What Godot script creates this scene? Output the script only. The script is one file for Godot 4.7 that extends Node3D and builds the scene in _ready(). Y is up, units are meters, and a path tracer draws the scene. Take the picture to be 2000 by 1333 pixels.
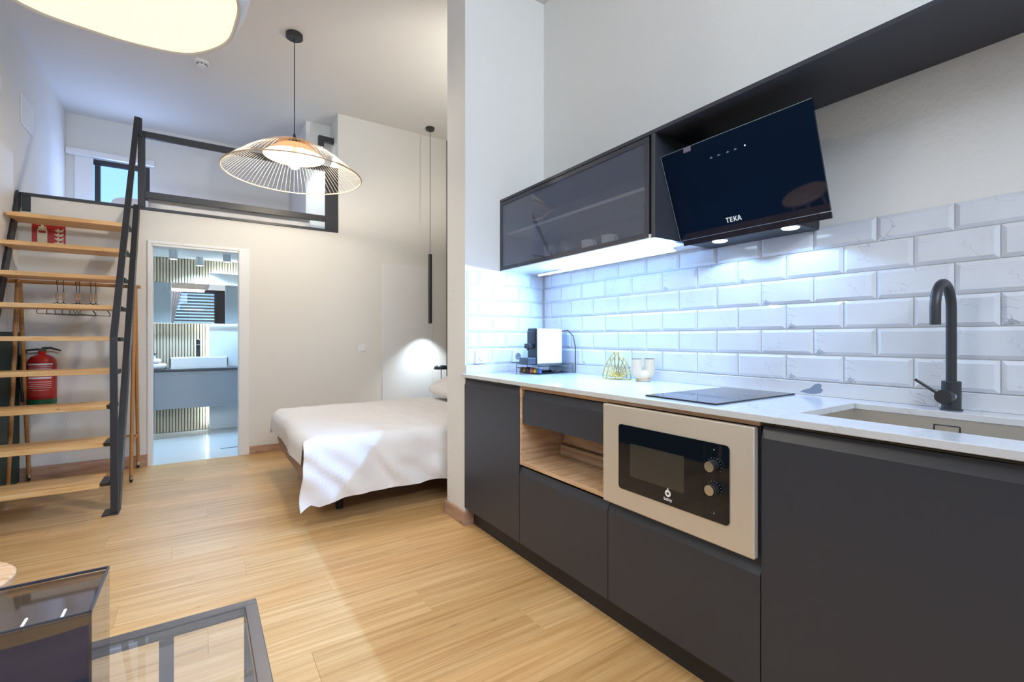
extends Node3D
# Small loft apartment: kitchen run on the right, bed niche, bathroom door, loft with steep stair.
# World axes: camera at x=0 z=0, -z runs along the kitchen wall, +x towards the kitchen wall.

const CAM_H := 1.135
const YAW := 33.53
const FPX := 914.5
const XF := 1.3236      # cabinet door faces
const XK := 1.92        # tiled kitchen wall
const ZP := -2.52       # partition, kitchen side
const ZP2 := -2.767     # partition, bed side
const ZB := -5.23       # back wall
const XL := -1.21       # left wall
const CEIL := 3.55
const ZFRONT := 2.2
const XR := 2.5         # bed niche right wall
const ZM := -6.81       # loft window wall

# ------------------------------------------------------------------ geometry
class G:
	var v := PackedVector3Array()
	var n := PackedVector3Array()
	var uv := PackedVector2Array()
	var off := Vector2.ZERO
	var usc := 1.0
	func _uv(p: Vector3, nn: Vector3) -> Vector2:
		var a := nn.abs()
		var t: Vector2
		if a.y >= a.x and a.y >= a.z: t = Vector2(p.x, p.z)
		elif a.x >= a.z: t = Vector2(p.z, p.y)
		else: t = Vector2(p.x, p.y)
		return t * usc + off
	func tri(a: Vector3, b: Vector3, c: Vector3, na: Vector3, nb: Vector3, nc: Vector3) -> void:
		var g := (b - a).cross(c - a)
		var f := (na + nb + nc)
		if g.length_squared() < 1e-18: return
		if g.dot(f) > 0.0:      # counter-clockwise from outside: turn round
			var t := b; b = c; c = t
			t = nb; nb = nc; nc = t
		for p in [[a, na], [b, nb], [c, nc]]:
			v.append(p[0]); n.append(p[1]); uv.append(_uv(p[0], f))
	func quad(a: Vector3, b: Vector3, c: Vector3, d: Vector3, nn: Vector3) -> void:
		tri(a, b, c, nn, nn, nn); tri(a, c, d, nn, nn, nn)
	func quads(a: Vector3, b: Vector3, c: Vector3, d: Vector3, na: Vector3, nb: Vector3, nc: Vector3, nd: Vector3) -> void:
		tri(a, b, c, na, nb, nc); tri(a, c, d, na, nc, nd)
	func out(pts: Array, mid: Vector3) -> void:
		var nn: Vector3 = (pts[1] - pts[0]).cross(pts[2] - pts[0]).normalized()
		var m := Vector3.ZERO
		for p in pts: m += p
		m /= pts.size()
		if nn.dot(m - mid) < 0.0: nn = -nn
		for i in range(1, pts.size() - 1): tri(pts[0], pts[i], pts[i + 1], nn, nn, nn)
	# box between two corners, chamfered by b
	func box(lo: Vector3, hi: Vector3, b := 0.0) -> G:
		var c := (lo + hi) / 2.0
		var h := (hi - lo).abs() / 2.0
		b = minf(b, minf(h.x, minf(h.y, h.z)) * 0.95)
		for ax in 3:
			var i := (ax + 1) % 3
			var j := (ax + 2) % 3
			for s in [-1.0, 1.0]:
				var pts := []
				for q in [[-1, -1], [1, -1], [1, 1], [-1, 1]]:
					var p := Vector3.ZERO
					p[ax] = s * h[ax]; p[i] = q[0] * (h[i] - b); p[j] = q[1] * (h[j] - b)
					pts.append(c + p)
				out(pts, c)
			if b > 0.0:
				for s in [-1.0, 1.0]:
					for t in [-1.0, 1.0]:
						var e := []
						for k in 4:
							var p := Vector3.ZERO
							var on_i := k == 0 or k == 3
							p[i] = s * (h[i] if on_i else h[i] - b)
							p[j] = t * (h[j] - b if on_i else h[j])
							p[ax] = (h[ax] - b) * (-1.0 if k < 2 else 1.0)
							e.append(c + p)
						out(e, c)
		if b > 0.0:
			for sx in [-1.0, 1.0]:
				for sy in [-1.0, 1.0]:
					for sz in [-1.0, 1.0]:
						out([c + Vector3(sx * h.x, sy * (h.y - b), sz * (h.z - b)), c + Vector3(sx * (h.x - b), sy * h.y, sz * (h.z - b)), c + Vector3(sx * (h.x - b), sy * (h.y - b), sz * h.z)], c)
		return self
	# round bar along a path
	func tube(path: Array, r, seg := 10, caps := true) -> G:
		var rings := []
		var nrm := []
		var up := Vector3.UP
		var last := Vector3.ZERO
		for i in path.size():
			var d: Vector3
			if i == 0: d = path[1] - path[0]
			elif i == path.size() - 1: d = path[i] - path[i - 1]
			else: d = (path[i] - path[i - 1]).normalized() + (path[i + 1] - path[i]).normalized()
			d = d.normalized()
			var x: Vector3
			if i == 0:
				if absf(d.y) > 0.9: up = Vector3.RIGHT
				x = d.cross(up).normalized()
			else:
				x = (last - d * last.dot(d)).normalized()
			last = x
			var y := d.cross(x).normalized()
			var rr: float = r[i] if r is Array else r
			var ring := []
			var rn := []
			for k in seg:
				var a := TAU * k / seg
				var o := x * cos(a) + y * sin(a)
				ring.append(path[i] + o * rr); rn.append(o)
			rings.append(ring); nrm.append(rn)
			if caps and (i == 0 or i == path.size() - 1):
				var cn := -d if i == 0 else d
				for k in seg: tri(path[i], ring[k], ring[(k + 1) % seg], cn, cn, cn)
		for i in path.size() - 1:
			for k in seg:
				var l := (k + 1) % seg
				quads(rings[i][k], rings[i][l], rings[i + 1][l], rings[i + 1][k], nrm[i][k], nrm[i][l], nrm[i + 1][l], nrm[i + 1][k])
		return self
	# profile of (radius, height) turned about the vertical through o
	func lathe(prof: Array, o: Vector3, seg := 24, smooth := false, sx := 1.0, sz := 1.0) -> G:
		var ns := []
		for i in prof.size() - 1:
			var d: Vector2 = prof[i + 1] - prof[i]
			ns.append(Vector2(d.y, -d.x).normalized())
		for i in prof.size() - 1:
			var n0: Vector2 = ns[i]
			var n1: Vector2 = ns[i]
			if smooth:
				if i > 0: n0 = (ns[i] + ns[i - 1]).normalized()
				if i < ns.size() - 1: n1 = (ns[i] + ns[i + 1]).normalized()
			for k in seg:
				var a := TAU * k / seg
				var b := TAU * (k + 1) / seg
				var ca := Vector3(cos(a) * sx, 0, sin(a) * sz)
				var cb := Vector3(cos(b) * sx, 0, sin(b) * sz)
				var p: Vector2 = prof[i]
				var q: Vector2 = prof[i + 1]
				quads(o + ca * p.x + Vector3.UP * p.y, o + cb * p.x + Vector3.UP * p.y, o + cb * q.x + Vector3.UP * q.y, o + ca * q.x + Vector3.UP * q.y,
					ca * n0.x + Vector3.UP * n0.y, cb * n0.x + Vector3.UP * n0.y, cb * n1.x + Vector3.UP * n1.y, ca * n1.x + Vector3.UP * n1.y)
		return self
	# outline in a plane pushed along an axis; "x": (z, y), "y": (x, z), "z": (x, y)
	func prism(poly: PackedVector2Array, axis: String, a: float, b: float) -> G:
		var area := 0.0
		for i in poly.size(): area += poly[i].cross(poly[(i + 1) % poly.size()])
		var put := func(p: Vector2, w: float) -> Vector3:
			if axis == "x": return Vector3(w, p.y, p.x)
			if axis == "y": return Vector3(p.x, w, p.y)
			return Vector3(p.x, p.y, w)
		var idx := Geometry2D.triangulate_polygon(poly)
		var an := Vector3.RIGHT if axis == "x" else Vector3.UP if axis == "y" else Vector3.BACK
		for i in range(0, idx.size(), 3):
			for e in [[a, -an * signf(b - a)], [b, an * signf(b - a)]]:
				tri(put.call(poly[idx[i]], e[0]), put.call(poly[idx[i + 1]], e[0]), put.call(poly[idx[i + 2]], e[0]), e[1], e[1], e[1])
		for i in poly.size():
			var p := poly[i]
			var q := poly[(i + 1) % poly.size()]
			var e := q - p
			var n2 := Vector2(e.y, -e.x).normalized() * signf(area)
			var n3: Vector3 = put.call(n2, 0.0)
			quad(put.call(p, a), put.call(q, a), put.call(q, b), put.call(p, b), n3)
		return self
	func ball(c: Vector3, r: Vector3, seg := 20, rows := 12) -> G:
		for i in rows:
			var t0 := PI * i / rows - PI / 2
			var t1 := PI * (i + 1) / rows - PI / 2
			for k in seg:
				var a := TAU * k / seg
				var b := TAU * (k + 1) / seg
				var q := []
				for e in [[t0, a], [t0, b], [t1, b], [t1, a]]: q.append(Vector3(cos(e[0]) * cos(e[1]), sin(e[0]), cos(e[0]) * sin(e[1])))
				quads(c + q[0] * r, c + q[1] * r, c + q[2] * r, c + q[3] * r, (q[0] / r).normalized(), (q[1] / r).normalized(), (q[2] / r).normalized(), (q[3] / r).normalized())
		return self
	# grid of points with smooth normals
	func sheet(rows: Array, closed := false) -> G:
		var h: int = rows.size()
		var w: int = rows[0].size()
		var nn := []
		for i in h:
			var r := []
			for j in w:
				var jl := (j - 1 + w) % w if closed else maxi(j - 1, 0)
				var jr := (j + 1) % w if closed else mini(j + 1, w - 1)
				var du: Vector3 = rows[i][jr] - rows[i][jl]
				var dv: Vector3 = rows[mini(i + 1, h - 1)][j] - rows[maxi(i - 1, 0)][j]
				r.append(du.cross(dv).normalized())
			nn.append(r)
		for i in h - 1:
			for j in (w if closed else w - 1):
				var l := (j + 1) % w
				quads(rows[i][j], rows[i][l], rows[i + 1][l], rows[i + 1][j], nn[i][j], nn[i][l], nn[i + 1][l], nn[i + 1][j])
		return self
	func flip() -> G:
		for i in n.size(): n[i] = -n[i]
		for i in range(0, v.size(), 3):
			var t := v[i + 1]; v[i + 1] = v[i + 2]; v[i + 2] = t
			t = n[i + 1]; n[i + 1] = n[i + 2]; n[i + 2] = t
			var u := uv[i + 1]; uv[i + 1] = uv[i + 2]; uv[i + 2] = u
		return self
	func mesh() -> ArrayMesh:
		var arr := []
		arr.resize(Mesh.ARRAY_MAX)
		arr[Mesh.ARRAY_VERTEX] = v; arr[Mesh.ARRAY_NORMAL] = n; arr[Mesh.ARRAY_TEX_UV] = uv
		var m := ArrayMesh.new()
		m.add_surface_from_arrays(Mesh.PRIMITIVE_TRIANGLES, arr)
		return m

# ------------------------------------------------------------------ nodes
var used := {}
func numbered(called: String) -> String:
	var k: int = used.get(called, 0)
	used[called] = k + 1
	return called if k == 0 else "%s_%03d" % [called, k]

func thing(called: String, label: String, category: String, at := Vector3.ZERO, group := "") -> Node3D:
	var o := Node3D.new()
	o.name = numbered(called)
	add_child(o, true)
	o.position = at
	o.set_meta("label", label); o.set_meta("category", category)
	if group != "": o.set_meta("group", group)
	return o

# geometry is given in world coordinates; the part is set back by its thing's own place
func part(parent: Node3D, called: String, g: G, m: Material, label := "") -> MeshInstance3D:
	var o := MeshInstance3D.new()
	o.name = called
	o.mesh = g.mesh()
	o.material_override = m
	parent.add_child(o, true)
	if parent != self:
		var p := Vector3.ZERO
		var q: Node = parent
		while q != self:
			p += q.position
			q = q.get_parent()
		o.position = -p
	if label != "": o.set_meta("label", label)
	return o

func solo(called: String, g: G, m: Material, label: String, category: String, group := "") -> MeshInstance3D:
	var o := part(self, numbered(called), g, m, label)
	o.set_meta("category", category)
	if group != "": o.set_meta("group", group)
	return o

func struct(called: String, g: G, m: Material, label: String) -> MeshInstance3D:
	var o := part(self, called, g, m, label)
	o.set_meta("kind", "structure")
	return o

func copy(o: Node3D, at: Vector3, turn := 0.0, label := "") -> Node3D:
	var c: Node3D = o.duplicate()
	c.name = numbered(str(o.name).get_slice("_0", 0))
	add_child(c, true)
	c.position = at
	c.rotation.y = turn
	if label != "": c.set_meta("label", label)
	return c

func text(parent: Node3D, called: String, words: String, size: float, at: Vector3, basis: Basis, m: Material, font := "Droid Sans", bold := 400) -> void:
	var t := TextMesh.new()
	var f := SystemFont.new()
	f.font_names = PackedStringArray([font])
	f.font_weight = bold
	t.font = f
	t.text = words
	t.font_size = 64
	t.pixel_size = size / 64.0
	t.depth = 0.0006
	var o := MeshInstance3D.new()
	o.name = called
	o.mesh = t
	o.material_override = m
	parent.add_child(o, true)
	o.transform = Transform3D(basis, at - parent.global_position if parent != self else at)

# ------------------------------------------------------------------ materials
func mat(c: Color, rough := 0.6, metal := 0.0, spec := 0.5) -> StandardMaterial3D:
	var m := StandardMaterial3D.new()
	m.albedo_color = c
	m.roughness = rough
	m.metallic = metal
	m.metallic_specular = spec
	return m

func rgb(r: int, g: int, b: int) -> Color: return Color8(r, g, b)

func glow(c: Color, e: float, base := Color(1, 1, 1)) -> StandardMaterial3D:
	var m := mat(base, 0.5)
	m.emission_enabled = true
	m.emission = c
	m.emission_energy_multiplier = e
	return m

func pane(c: Color, a: float, rough := 0.02) -> StandardMaterial3D:
	var m := mat(Color(c, a), rough)
	m.transparency = BaseMaterial3D.TRANSPARENCY_ALPHA
	return m

func noise(seed_: int, freq: float, oct := 4) -> FastNoiseLite:
	var f := FastNoiseLite.new()
	f.seed = seed_
	f.noise_type = FastNoiseLite.TYPE_SIMPLEX_SMOOTH
	f.frequency = freq
	f.fractal_octaves = oct
	return f

func wood_image(seed_: int, dark: Color, mid: Color, light: Color, w := 1024, h := 512) -> ImageTexture:
	# grain runs along u
	var fine: Image = noise(seed_, 0.09, 3).get_seamless_image(48, h)
	fine.convert(Image.FORMAT_L8); fine.resize(w, h, Image.INTERPOLATE_CUBIC)
	var broad: Image = noise(seed_ + 1, 0.02, 4).get_seamless_image(96, h)
	broad.convert(Image.FORMAT_L8); broad.resize(w, h, Image.INTERPOLATE_CUBIC)
	var pores: Image = noise(seed_ + 2, 0.25, 2).get_seamless_image(160, h)
	pores.convert(Image.FORMAT_L8); pores.resize(w, h, Image.INTERPOLATE_CUBIC)
	var warp: Image = noise(seed_ + 3, 0.006, 3).get_seamless_image(256, h)
	warp.convert(Image.FORMAT_L8); warp.resize(w, h, Image.INTERPOLATE_CUBIC)
	var a := fine.get_data(); var b := broad.get_data(); var c := pores.get_data(); var d := warp.get_data()
	var outp := PackedByteArray()
	outp.resize(w * h * 3)
	var kr := RandomNumberGenerator.new()
	kr.seed = seed_
	var knots := []
	for q in 7: knots.append([kr.randf() * w, kr.randf() * h, kr.randf_range(5.0, 11.0), kr.randf_range(3.0, 6.0)])
	for y in h:
		for x in w:
			var i := y * w + x
			var yy := (y + int((d[i] - 128) * 0.12) + h) % h
			var k := yy * w + x
			var t := (a[k] * 0.3 + b[k] * 0.7) / 255.0
			t = clampf((t - 0.5) * 1.2 + 0.52, 0.0, 1.0)
			var col := dark.lerp(mid, t * 2.0) if t < 0.5 else mid.lerp(light, t * 2.0 - 1.0)
			var p := c[k] / 255.0
			if p < 0.3: col = col.darkened((0.3 - p) * 0.45)
			for q in knots:
				var dx: float = (x - q[0]) / q[2]
				var dy: float = (y - q[1]) / q[3]
				var e := dx * dx + dy * dy
				if e < 4.0: col = col.darkened(0.28 * exp(-e * 1.2))
			outp[i * 3] = int(col.r * 255); outp[i * 3 + 1] = int(col.g * 255); outp[i * 3 + 2] = int(col.b * 255)
	return ImageTexture.create_from_image(Image.create_from_data(w, h, false, Image.FORMAT_RGB8, outp))

func wood(tex: Texture2D, scale: Vector3, rough := 0.5) -> StandardMaterial3D:
	var m := mat(Color.WHITE, rough)
	m.albedo_texture = tex
	m.uv1_scale = scale
	return m

func marble_image(seed_: int, ground: Color, vein: Color, amount: float, w := 1024) -> ImageTexture:
	var f1 := noise(seed_, 0.0045, 4)
	var f2 := noise(seed_ + 7, 0.012, 3)
	var f3 := noise(seed_ + 13, 0.004, 3)
	var im := Image.create(w, w, false, Image.FORMAT_RGB8)
	for y in w:
		for x in w:
			var wx := x + 60.0 * f2.get_noise_2d(x * 0.5, y * 0.5)
			var q := absf(f1.get_noise_2d(wx, y * 1.9 + 0.6 * x))
			var line := clampf(1.0 - q / 0.022, 0.0, 1.0)
			var gate := clampf(f3.get_noise_2d(x + 900.0, y) * 2.6 + 0.1, 0.0, 1.0)
			var cloud := clampf(f2.get_noise_2d(x * 0.35, y * 0.35) * 0.5 + 0.3, 0.0, 1.0)
			im.set_pixel(x, y, ground.lerp(vein, clampf(line * gate * amount + cloud * 0.10, 0.0, 1.0)))
	return ImageTexture.create_from_image(im)

func bump(m: StandardMaterial3D, seed_: int, freq: float, strength: float, scale: Vector3, tri := true) -> void:
	var im: Image = noise(seed_, freq, 3).get_seamless_image(512, 512)
	im.convert(Image.FORMAT_RGBA8)
	im.bump_map_to_normal_map(strength)
	m.normal_enabled = true
	m.normal_texture = ImageTexture.create_from_image(im)
	if tri:
		m.uv1_triplanar = true
		m.uv1_world_triplanar = true
	m.uv1_scale = scale

func lamp_area(at: Vector3, towards: Vector3, size: Vector2, c: Color, e: float, up := Vector3.UP) -> void:
	var l := AreaLight3D.new()
	l.area_size = size
	l.light_color = c
	l.light_energy = e
	l.area_range = 20.0
	l.shadow_enabled = true
	add_child(l)
	l.look_at_from_position(at, at + towards, up)

func lamp_point(at: Vector3, c: Color, e: float, size: float) -> void:
	var l := OmniLight3D.new()
	l.light_color = c
	l.light_energy = e
	l.light_size = size
	l.omni_range = 20.0
	l.omni_attenuation = 2.0
	l.shadow_enabled = true
	add_child(l)
	l.position = at

func lamp_spot(at: Vector3, towards: Vector3, angle: float, blend: float, c: Color, e: float, size: float) -> void:
	var l := SpotLight3D.new()
	l.light_color = c
	l.light_energy = e
	l.light_size = size
	l.spot_range = 20.0
	l.spot_attenuation = 2.0
	l.spot_angle = angle
	l.spot_angle_attenuation = blend
	l.shadow_enabled = true
	add_child(l)
	l.look_at_from_position(at, at + towards, Vector3.UP if absf(towards.normalized().y) < 0.95 else Vector3.RIGHT)

var M := {}
func V(x: float, y: float, z: float) -> Vector3: return Vector3(x, y, z)

# energies of the lights; the transom daylight and niche wall light are added
var E := {
	"paper": 2.0, "pendant": 1.2, "bedside": 1.2, "strip": 4.4, "hood": 0.10, "bath": 1.4, "bath_led": 0.5,
	"loft": 0.7, "loft_window": 0.95, "added_niche_light": 2.4, "sky": 2.0, "window": 11.8,
}

func _ready() -> void:
	# ---- camera
	var cam := Camera3D.new()
	cam.name = "camera"
	cam.projection = Camera3D.PROJECTION_FRUSTUM
	cam.near = 0.05
	cam.far = 100.0
	cam.size = 2.0 * cam.near * 666.5 / FPX
	cam.frustum_offset = Vector2(0, -6.1 / FPX * cam.near)
	add_child(cam)
	cam.position = V(0, CAM_H, 0)
	cam.rotation_degrees = V(0, -YAW, 0)
	cam.current = true
	# ---- sky seen through the two windows, exposure
	var sky := ProceduralSkyMaterial.new()
	sky.sky_top_color = Color(0.45, 0.68, 1.0)
	sky.sky_horizon_color = Color(0.64, 0.84, 1.0)
	sky.ground_horizon_color = Color(0.45, 0.65, 0.9)
	sky.ground_bottom_color = Color(0.30, 0.40, 0.55)
	sky.energy_multiplier = E.sky
	var env := Environment.new()
	env.background_mode = Environment.BG_SKY
	env.sky = Sky.new()
	env.sky.sky_material = sky
	env.tonemap_mode = Environment.TONE_MAPPER_LINEAR
	env.tonemap_exposure = 1.0
	env.sdfgi_enabled = true
	env.ssao_enabled = true
	env.ssil_enabled = true
	var we := WorldEnvironment.new()
	we.name = "surroundings"
	we.environment = env
	add_child(we)
	# fill daylight from a transom window added unseen above the tall one behind the camera, as large as its pane, and by the loft window
	lamp_area(V(0.20, 3.05, ZFRONT + 0.03), V(0, 0.12, -1), Vector2(2.3, 0.58), Color(0.88, 0.935, 1.0), E.window)
	lamp_area(V(-0.68, 2.70, ZM + 0.03), V(0, 0, 1), Vector2(0.42, 0.72), Color(0.66, 0.77, 1.0), E.loft_window)
	materials()
	shell()
	kitchen_base()
	kitchen_upper()
	counter_things()
	stair()
	loft()
	bathroom()
	bed()
	pendants()
	foreground()

func materials() -> void:
	M.wall = mat(rgb(226, 224, 219), 0.85)
	bump(M.wall, 5, 0.05, 0.6, V(1.5, 1.5, 1.5))
	M.ceil = mat(rgb(228, 227, 224), 0.9)
	M.white = mat(rgb(232, 232, 232), 0.4)
	M.gloss_white = mat(rgb(236, 236, 236), 0.12)
	M.grout = mat(rgb(232, 234, 238), 0.8)
	M.tex_floor = wood_image(11, rgb(188, 142, 90), rgb(217, 175, 120), rgb(231, 197, 148))
	M.tex_tread = wood_image(31, rgb(200, 146, 86), rgb(224, 176, 116), rgb(234, 194, 140))
	M.tex_niche = wood_image(47, rgb(172, 130, 96), rgb(205, 168, 132), rgb(224, 194, 162))
	M.tex_base = wood_image(59, rgb(158, 120, 98), rgb(182, 146, 122), rgb(200, 168, 146), 512, 256)
	M.floor = wood(M.tex_floor, V(0.42, 3.1, 1), 0.36)
	M.floors = [M.floor]
	for tint in [rgb(246, 244, 240), rgb(255, 250, 243), rgb(240, 236, 228)]:
		var fm: StandardMaterial3D = M.floor.duplicate()
		fm.albedo_color = tint
		M.floors.append(fm)
	M.tread = wood(M.tex_tread, V(0.9, 2.2, 1), 0.45)
	M.niche = wood(M.tex_niche, V(1.2, 3.0, 1), 0.5)
	M.base = wood(M.tex_base, V(1.0, 3.0, 1), 0.5)
	M.rack = wood(M.tex_tread, V(1.0, 5.0, 1), 0.5)
	M.rack.albedo_color = rgb(205, 186, 166)
	M.disc = wood(M.tex_niche, V(2.0, 3.0, 1), 0.5)
	M.cab = mat(rgb(53, 55, 63), 0.42)
	M.cab_dark = mat(rgb(38, 39, 44), 0.5)
	M.black = mat(rgb(32, 32, 35), 0.4)
	M.metal_black = mat(rgb(44, 44, 48), 0.42, 0.0)
	M.steel = mat(rgb(226, 218, 206), 0.48, 0.7)
	var br: Image = noise(71, 0.2, 2).get_seamless_image(256, 16)
	br.resize(256, 512, Image.INTERPOLATE_CUBIC)
	M.sink = mat(rgb(214, 206, 194), 0.36, 0.85)
	M.chrome = mat(rgb(220, 220, 222), 0.18, 1.0)
	M.marble = mat(Color.WHITE, 0.12)
	M.marble.albedo_texture = marble_image(3, rgb(210, 211, 214), rgb(128, 130, 138), 0.5)
	M.marble.uv1_triplanar = true
	M.marble.uv1_world_triplanar = true
	M.marble.uv1_scale = V(0.9, 0.9, 0.9)
	M.tile = mat(Color.WHITE, 0.07)
	M.tile.albedo_texture = marble_image(21, rgb(216, 218, 223), rgb(120, 124, 134), 0.55)
	M.tile.uv1_scale = V(1, 1, 1)
	M.black_glass = mat(rgb(12, 18, 28), 0.03)
	M.hood_glass = mat(rgb(8, 22, 42), 0.03)  # black glass; its slight navy tint stands for blue reflections
	M.smoked = pane(rgb(100, 109, 132), 0.36, 0.02)  # smoked tone, with blue-grey put in for reflections of the bright walls
	M.clear = pane(rgb(230, 238, 240), 0.05, 0.01)
	M.acrylic = pane(rgb(58, 50, 50), 0.38, 0.03)
	M.glassware = mat(Color(1, 1, 1, 0.03), 0.02)
	M.glassware.refraction_enabled = true
	M.glassware.refraction_scale = 0.05
	M.glassware.transparency = BaseMaterial3D.TRANSPARENCY_ALPHA
	M.mirror = mat(rgb(235, 240, 244), 0.01, 1.0)
	M.linen = mat(rgb(236, 233, 234), 0.9)
	bump(M.linen, 81, 0.012, 1.5, V(1.0, 1.0, 1.0))
	M.taupe = mat(rgb(170, 146, 134), 0.9)
	M.green = mat(rgb(38, 66, 62), 0.6)
	M.red = mat(rgb(178, 30, 30), 0.35)
	M.cream = mat(rgb(214, 194, 164), 0.45)
	M.gold = mat(rgb(206, 186, 110), 0.25, 1.0)
	M.plastic = mat(rgb(235, 236, 236), 0.35)
	M.print_white = mat(rgb(235, 235, 232), 0.5)
	M.icon = mat(rgb(150, 158, 166), 0.4)

# ------------------------------------------------------------------ room
func shell() -> void:
	# floor: a screed and its planks, which run across the room
	var fl := struct("floor", G.new().box(V(XL - 0.1, -0.12, ZB - 0.12), V(XR + 0.1, -0.012, ZFRONT + 0.1)), mat(rgb(120, 96, 70), 0.9), "pale oak plank floor")
	var rng := RandomNumberGenerator.new()
	rng.seed = 77
	var variants := {}
	var row := 0
	var z := ZB
	while z < ZFRONT - 0.01:
		var z1 := minf(z + 0.19, ZFRONT)
		var x := XL - fmod(row * 0.47, 1.25)
		while x < XR - 0.001:
			var x0 := maxf(x, XL)
			var x1 := minf(x + 1.25, XR)
			x += 1.25
			if x1 - x0 < 0.02: continue
			var key := [snappedf(x1 - x0, 0.001), snappedf(z1 - z, 0.001), rng.randi() % 5]
			if not variants.has(key):
				var g := G.new()
				g.off = Vector2(rng.randf() * 7.0, rng.randf() * 9.0)
				g.box(V(0.0002, -0.012, 0.0002), V(key[0] - 0.0002, 0.0, key[1] - 0.0002), 0.0006)
				variants[key] = g.mesh()
			var o := MeshInstance3D.new()
			o.name = "plank"
			o.mesh = variants[key]
			o.material_override = M.floors[rng.randi() % 4]
			fl.add_child(o, true)
			o.position = V(x0, 0, z)
		z += 0.19
		row += 1
	# walls
	struct("wall_left", G.new().box(V(XL - 0.14, 0, ZM - 0.3), V(XL, CEIL, ZFRONT + 0.14)), M.wall, "long white wall beside the stair")
	struct("trim_1", G.new().box(V(XL, 0.0, ZB + 0.005), V(XL + 0.012, 1.18, 0.9), 0.002), M.green, "dark green dado panel low on the white wall beside the stair")
	var wb := G.new()
	wb.box(V(XL, 0, ZB - 0.12), V(-0.371, 2.264, ZB))
	wb.box(V(-0.371, 1.975, ZB - 0.12), V(0.3014, 2.264, ZB))
	wb.box(V(0.3014, 0, ZB - 0.12), V(1.2207, 2.264, ZB))
	wb.box(V(1.2207, 0, ZB - 0.12), V(XR, CEIL, ZB))
	struct("wall_back", wb, M.wall, "white wall with the bathroom doorway under the loft")
	struct("ceiling", G.new().box(V(XL - 0.14, CEIL, ZM - 0.3), V(XR + 0.14, CEIL + 0.12, ZFRONT + 0.14)), M.ceil, "high white ceiling")
	struct("trim_2", G.new().box(V(XF + 0.02, 3.39, ZP), V(XK + 0.006, CEIL, ZFRONT)), M.ceil, "white bulkhead above the kitchen")
	struct("wall_niche", G.new().box(V(XR, 0, ZB), V(XR + 0.14, CEIL, ZP2)), mat(rgb(46, 46, 50), 0.7), "charcoal wall at the head of the bed")
	# partition and kitchen wall with their metro tiles
	var wp := struct("wall_partition", G.new().box(V(XF + 0.006, 0, ZP2), V(XR + 0.14, CEIL, ZP)), M.wall, "white partition between kitchen and bed")
	var wk := struct("wall_right", G.new().box(V(XK + 0.008, 0, ZP), V(XR + 0.14, CEIL, ZFRONT + 0.14)), M.wall, "white kitchen wall with a band of bevelled marble-look metro tiles")
	var ys := [0.972, 1.0705, 1.169, 1.2675, 1.366, 1.4645, 1.55]
	var tiles := {}
	for r in 6:
		var zz := -1.1422 - 0.1987 * 8 + (0.0993 if r % 2 == 1 else 0.0)
		while zz < 0.3:
			var a := maxf(zz, ZP + 0.008)
			var b := minf(zz + 0.1987, 0.3)
			zz += 0.1987
			if b - a < 0.012: continue
			metro(wk, tiles, V(XK + 0.008, ys[r], a), b - a, ys[r + 1] - ys[r], -PI / 2, rng)
		var xx := 1.32 if r % 2 == 0 else 1.22
		while xx < XK:
			var a := maxf(xx, XF + 0.012)
			var b := minf(xx + 0.2, XK)
			xx += 0.2
			if b - a < 0.012: continue
			metro(wp, tiles, V(a, ys[r], ZP), b - a, ys[r + 1] - ys[r], 0.0, rng)
	# window wall behind the camera
	var wf := G.new()
	wf.box(V(XL, 0, ZFRONT), V(-0.97, CEIL, ZFRONT + 0.14))
	wf.box(V(-0.97, 0, ZFRONT), V(-0.74, 2.74, ZFRONT + 0.14))
	wf.box(V(-0.74, 2.49, ZFRONT), V(0.62, 2.74, ZFRONT + 0.14))
	wf.box(V(0.62, 0, ZFRONT), V(XK + 0.008, 2.74, ZFRONT + 0.14))
	wf.box(V(1.37, 2.74, ZFRONT), V(XK + 0.008, CEIL, ZFRONT + 0.14))
	wf.box(V(-0.97, 3.36, ZFRONT), V(1.37, CEIL, ZFRONT + 0.14))
	struct("wall_front", wf, M.wall, "white wall with the tall window, opposite the bathroom")
	var w1 := struct("window_1", frame(-0.74, 0.62, 0.0, 2.49, ZFRONT + 0.04, ZFRONT + 0.10, 0.06, [0.33]), M.metal_black, "tall black framed window with a louvred shutter outside")
	part(w1, "pane", G.new().box(V(-0.68, 0.06, ZFRONT + 0.066), V(0.30, 2.43, ZFRONT + 0.072)), M.clear)
	part(w1, "side_panel", G.new().box(V(0.36, 0.06, ZFRONT + 0.05), V(0.56, 2.43, ZFRONT + 0.08), 0.004), M.cab_dark)
	var w3 := struct("window_3", frame(-0.97, 1.37, 2.74, 3.36, ZFRONT + 0.06, ZFRONT + 0.11, 0.04, [0.2]), M.metal_black, "added unseen transom window above the tall window")  # unseen opening, added to let fill daylight into the room
	part(w3, "pane", G.new().box(V(-0.93, 2.78, ZFRONT + 0.082), V(0.18, 3.32, ZFRONT + 0.088)), M.clear)
	part(w3, "pane", G.new().box(V(0.22, 2.78, ZFRONT + 0.082), V(1.33, 3.32, ZFRONT + 0.088)), M.clear)
	var slat := mat(rgb(150, 152, 156), 0.5)
	for k in 27:
		var y := 0.10 + k * 0.088
		part(w1, "louvre", G.new().prism(PackedVector2Array([Vector2(ZFRONT + 0.13, y + 0.050), Vector2(ZFRONT + 0.136, y + 0.054), Vector2(ZFRONT + 0.186, y + 0.006), Vector2(ZFRONT + 0.18, y)]), "x", -0.72, 0.36), slat)
	# curtain tied to one side
	var cur := []
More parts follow.
